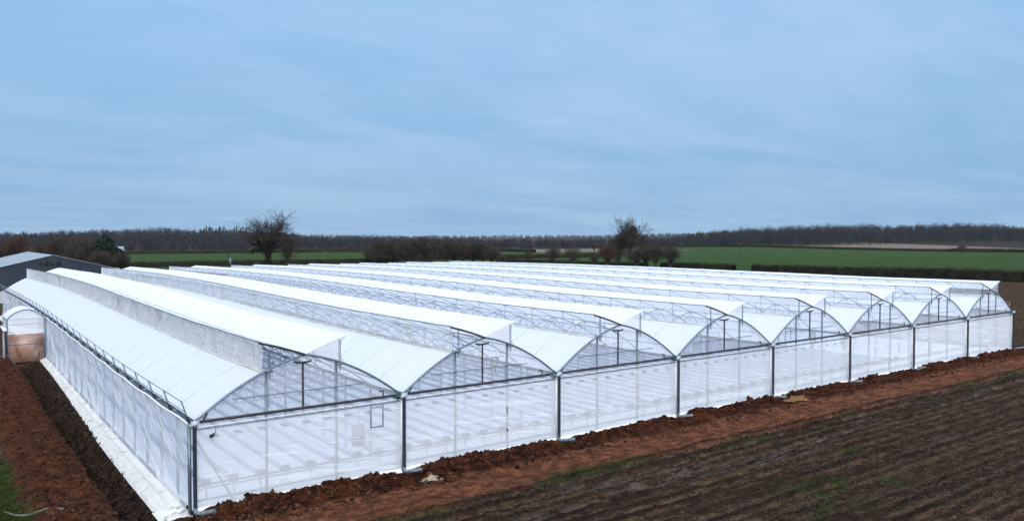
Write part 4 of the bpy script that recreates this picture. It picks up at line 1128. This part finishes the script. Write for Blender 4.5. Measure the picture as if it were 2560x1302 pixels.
# white house far left
x, y = at(296, 640); hs = tag(empty('white_house', (x, y, float(base_z(x, y)))), 'tiny white house among the trees right of the conifer', 'house')
hs.rotation_euler = (0, 0, R(-20))
MB().box(-4, 4, -3, 3, 0, 3.2).build('wall', M['white_wall'], hs)
MB().add([(-4.3, -3.3, 3.2), (4.3, -3.3, 3.2), (4.3, 0, 5.2), (-4.3, 0, 5.2), (-4.3, 3.3, 3.2), (4.3, 3.3, 3.2)], [(0, 1, 2, 3), (3, 2, 5, 4)]).build('roof', M['barn_roof'], hs)
for xq in (-2, 2): MB().box(xq - .5, xq + .5, -3.06, -3.005, 1, 2.2).build('window', M['sleeve'], hs)

# ------------------------------------------------------------------ air
def haze(dens):
    m, nt_ = new_mat('haze'); q_ = N(nt_); v = q_.n('ShaderNodeVolumePrincipled'); v.inputs['Color'].default_value = (.80, .88, 1, 1)
    v.inputs['Density'].default_value = dens; v.inputs['Anisotropy'].default_value = 0.0
    o = q_.n('ShaderNodeOutputMaterial'); q_.l(v.outputs[0], o.inputs['Volume'])
    x0, x1, y0, y1, z0_, z1 = -3100, 5600, -400, 6100, -3, 75
    tag(MB().box(x0, x1, y0, y1, z0_, z1).build('haze', m), 'thin blue air over the far fields', 'haze', kind='stuff')
HAZE = 3.5e-5
if HAZE: haze(HAZE)
# ------------------------------------------------------------------ sky, sun, camera
w = bpy.data.worlds.new('World'); scene.world = w; w.use_nodes = True
nt = w.node_tree; nt.nodes.clear(); q = N(nt)
SUN_EL, SUN_AZ = R(36), R(203)        # azimuth clockwise from +y
sky = q.n('ShaderNodeTexSky', sky_type='NISHITA', sun_disc=False, sun_elevation=SUN_EL, sun_rotation=SUN_AZ)
tc = q.n('ShaderNodeTexCoord'); sp = q.n('ShaderNodeSeparateXYZ'); q.l(tc.outputs['Generated'], sp.inputs[0])
zc = q.math('MAXIMUM', sp.outputs[2], 0.0)
den = q.math('ADD', zc, .10)
cx_ = q.math('DIVIDE', sp.outputs[0], den); cy_ = q.math('DIVIDE', sp.outputs[1], den)
cb = q.n('ShaderNodeCombineXYZ'); q.l(cx_, cb.inputs[0]); q.l(cy_, cb.inputs[1])
mp = q.n('ShaderNodeMapping'); q.l(cb.outputs[0], mp.inputs[0]); mp.inputs['Rotation'].default_value = (0, 0, R(40)); mp.inputs['Scale'].default_value = (.6, 1.0, 1)
n1 = q.noise(mp.outputs[0], .6, 5, .55, .5); n2 = q.noise(mp.outputs[0], 2.6, 4, .6, .4)
cl = q.math('ADD', q.math('MULTIPLY', n1, .74), q.math('MULTIPLY', n2, .26))
clf = q.ramp(cl, .36, .64)
zen = q.ramp(zc, 0.0, .30)
hor = q.mix(clf, (.235, .445, .715), (.335, .540, .785))
up_ = q.mix(clf, (.315, .560, .865), (.440, .640, .945))
low = q.mix(zen, hor, up_)
top = q.ramp(zc, .30, .60)
deck = q.mix(top, low, (1.05, 1.20, 1.46))
# sky brightened around the veiled sun, added out of view to lift the facade
sv = (math.sin(SUN_AZ) * math.cos(SUN_EL), math.cos(SUN_AZ) * math.cos(SUN_EL), math.sin(SUN_EL))
dt = q.n('ShaderNodeVectorMath', operation='DOT_PRODUCT'); q.l(tc.outputs['Generated'], dt.inputs[0]); dt.inputs[1].default_value = sv
glow = q.ramp(dt.outputs["Value"], .35, 1.0)
deck = q.mix(glow, deck, (2.2, 2.3, 2.5))
bg1 = q.n('ShaderNodeBackground'); q.l(sky.outputs[0], bg1.inputs[0]); bg1.inputs[1].default_value = .10
bg2 = q.n('ShaderNodeBackground'); q.l(deck, bg2.inputs[0]); bg2.inputs[1].default_value = 1.0
mx = q.n('ShaderNodeMixShader'); mx.inputs[0].default_value = .92; q.l(bg1.outputs[0], mx.inputs[1]); q.l(bg2.outputs[0], mx.inputs[2])
wo = q.n('ShaderNodeOutputWorld'); q.l(mx.outputs[0], wo.inputs[0])

sd = bpy.data.lights.new('sun', 'SUN'); sd.energy = 1.5; sd.angle = R(25); sd.color = (1, .96, .92)
so = bpy.data.objects.new('sun', sd); COL.objects.link(so)
so.rotation_euler = (R(90) - SUN_EL, 0, math.pi - SUN_AZ)

cam = bpy.data.cameras.new('camera'); co = bpy.data.objects.new('camera', cam); COL.objects.link(co); scene.camera = co
cam.sensor_width = 36; cam.lens = F / 2560 * 36; cam.clip_end = 12000; cam.clip_start = .5
co.location = (CX, CY, CZ)
co.rotation_euler = (R(90) - math.atan(54 / F), 0, -math.atan2(A2, A1))
scene.render.resolution_x = 1024; scene.render.resolution_y = 520
scene.view_settings.view_transform = 'Standard'; scene.view_settings.look = 'None'
scene.view_settings.exposure = 0.0; scene.view_settings.gamma = 1.0
scene.render.engine = 'CYCLES'
scene.cycles.transparent_max_bounces = 40
scene.cycles.max_bounces = 10; scene.cycles.diffuse_bounces = 6; scene.cycles.transmission_bounces = 6
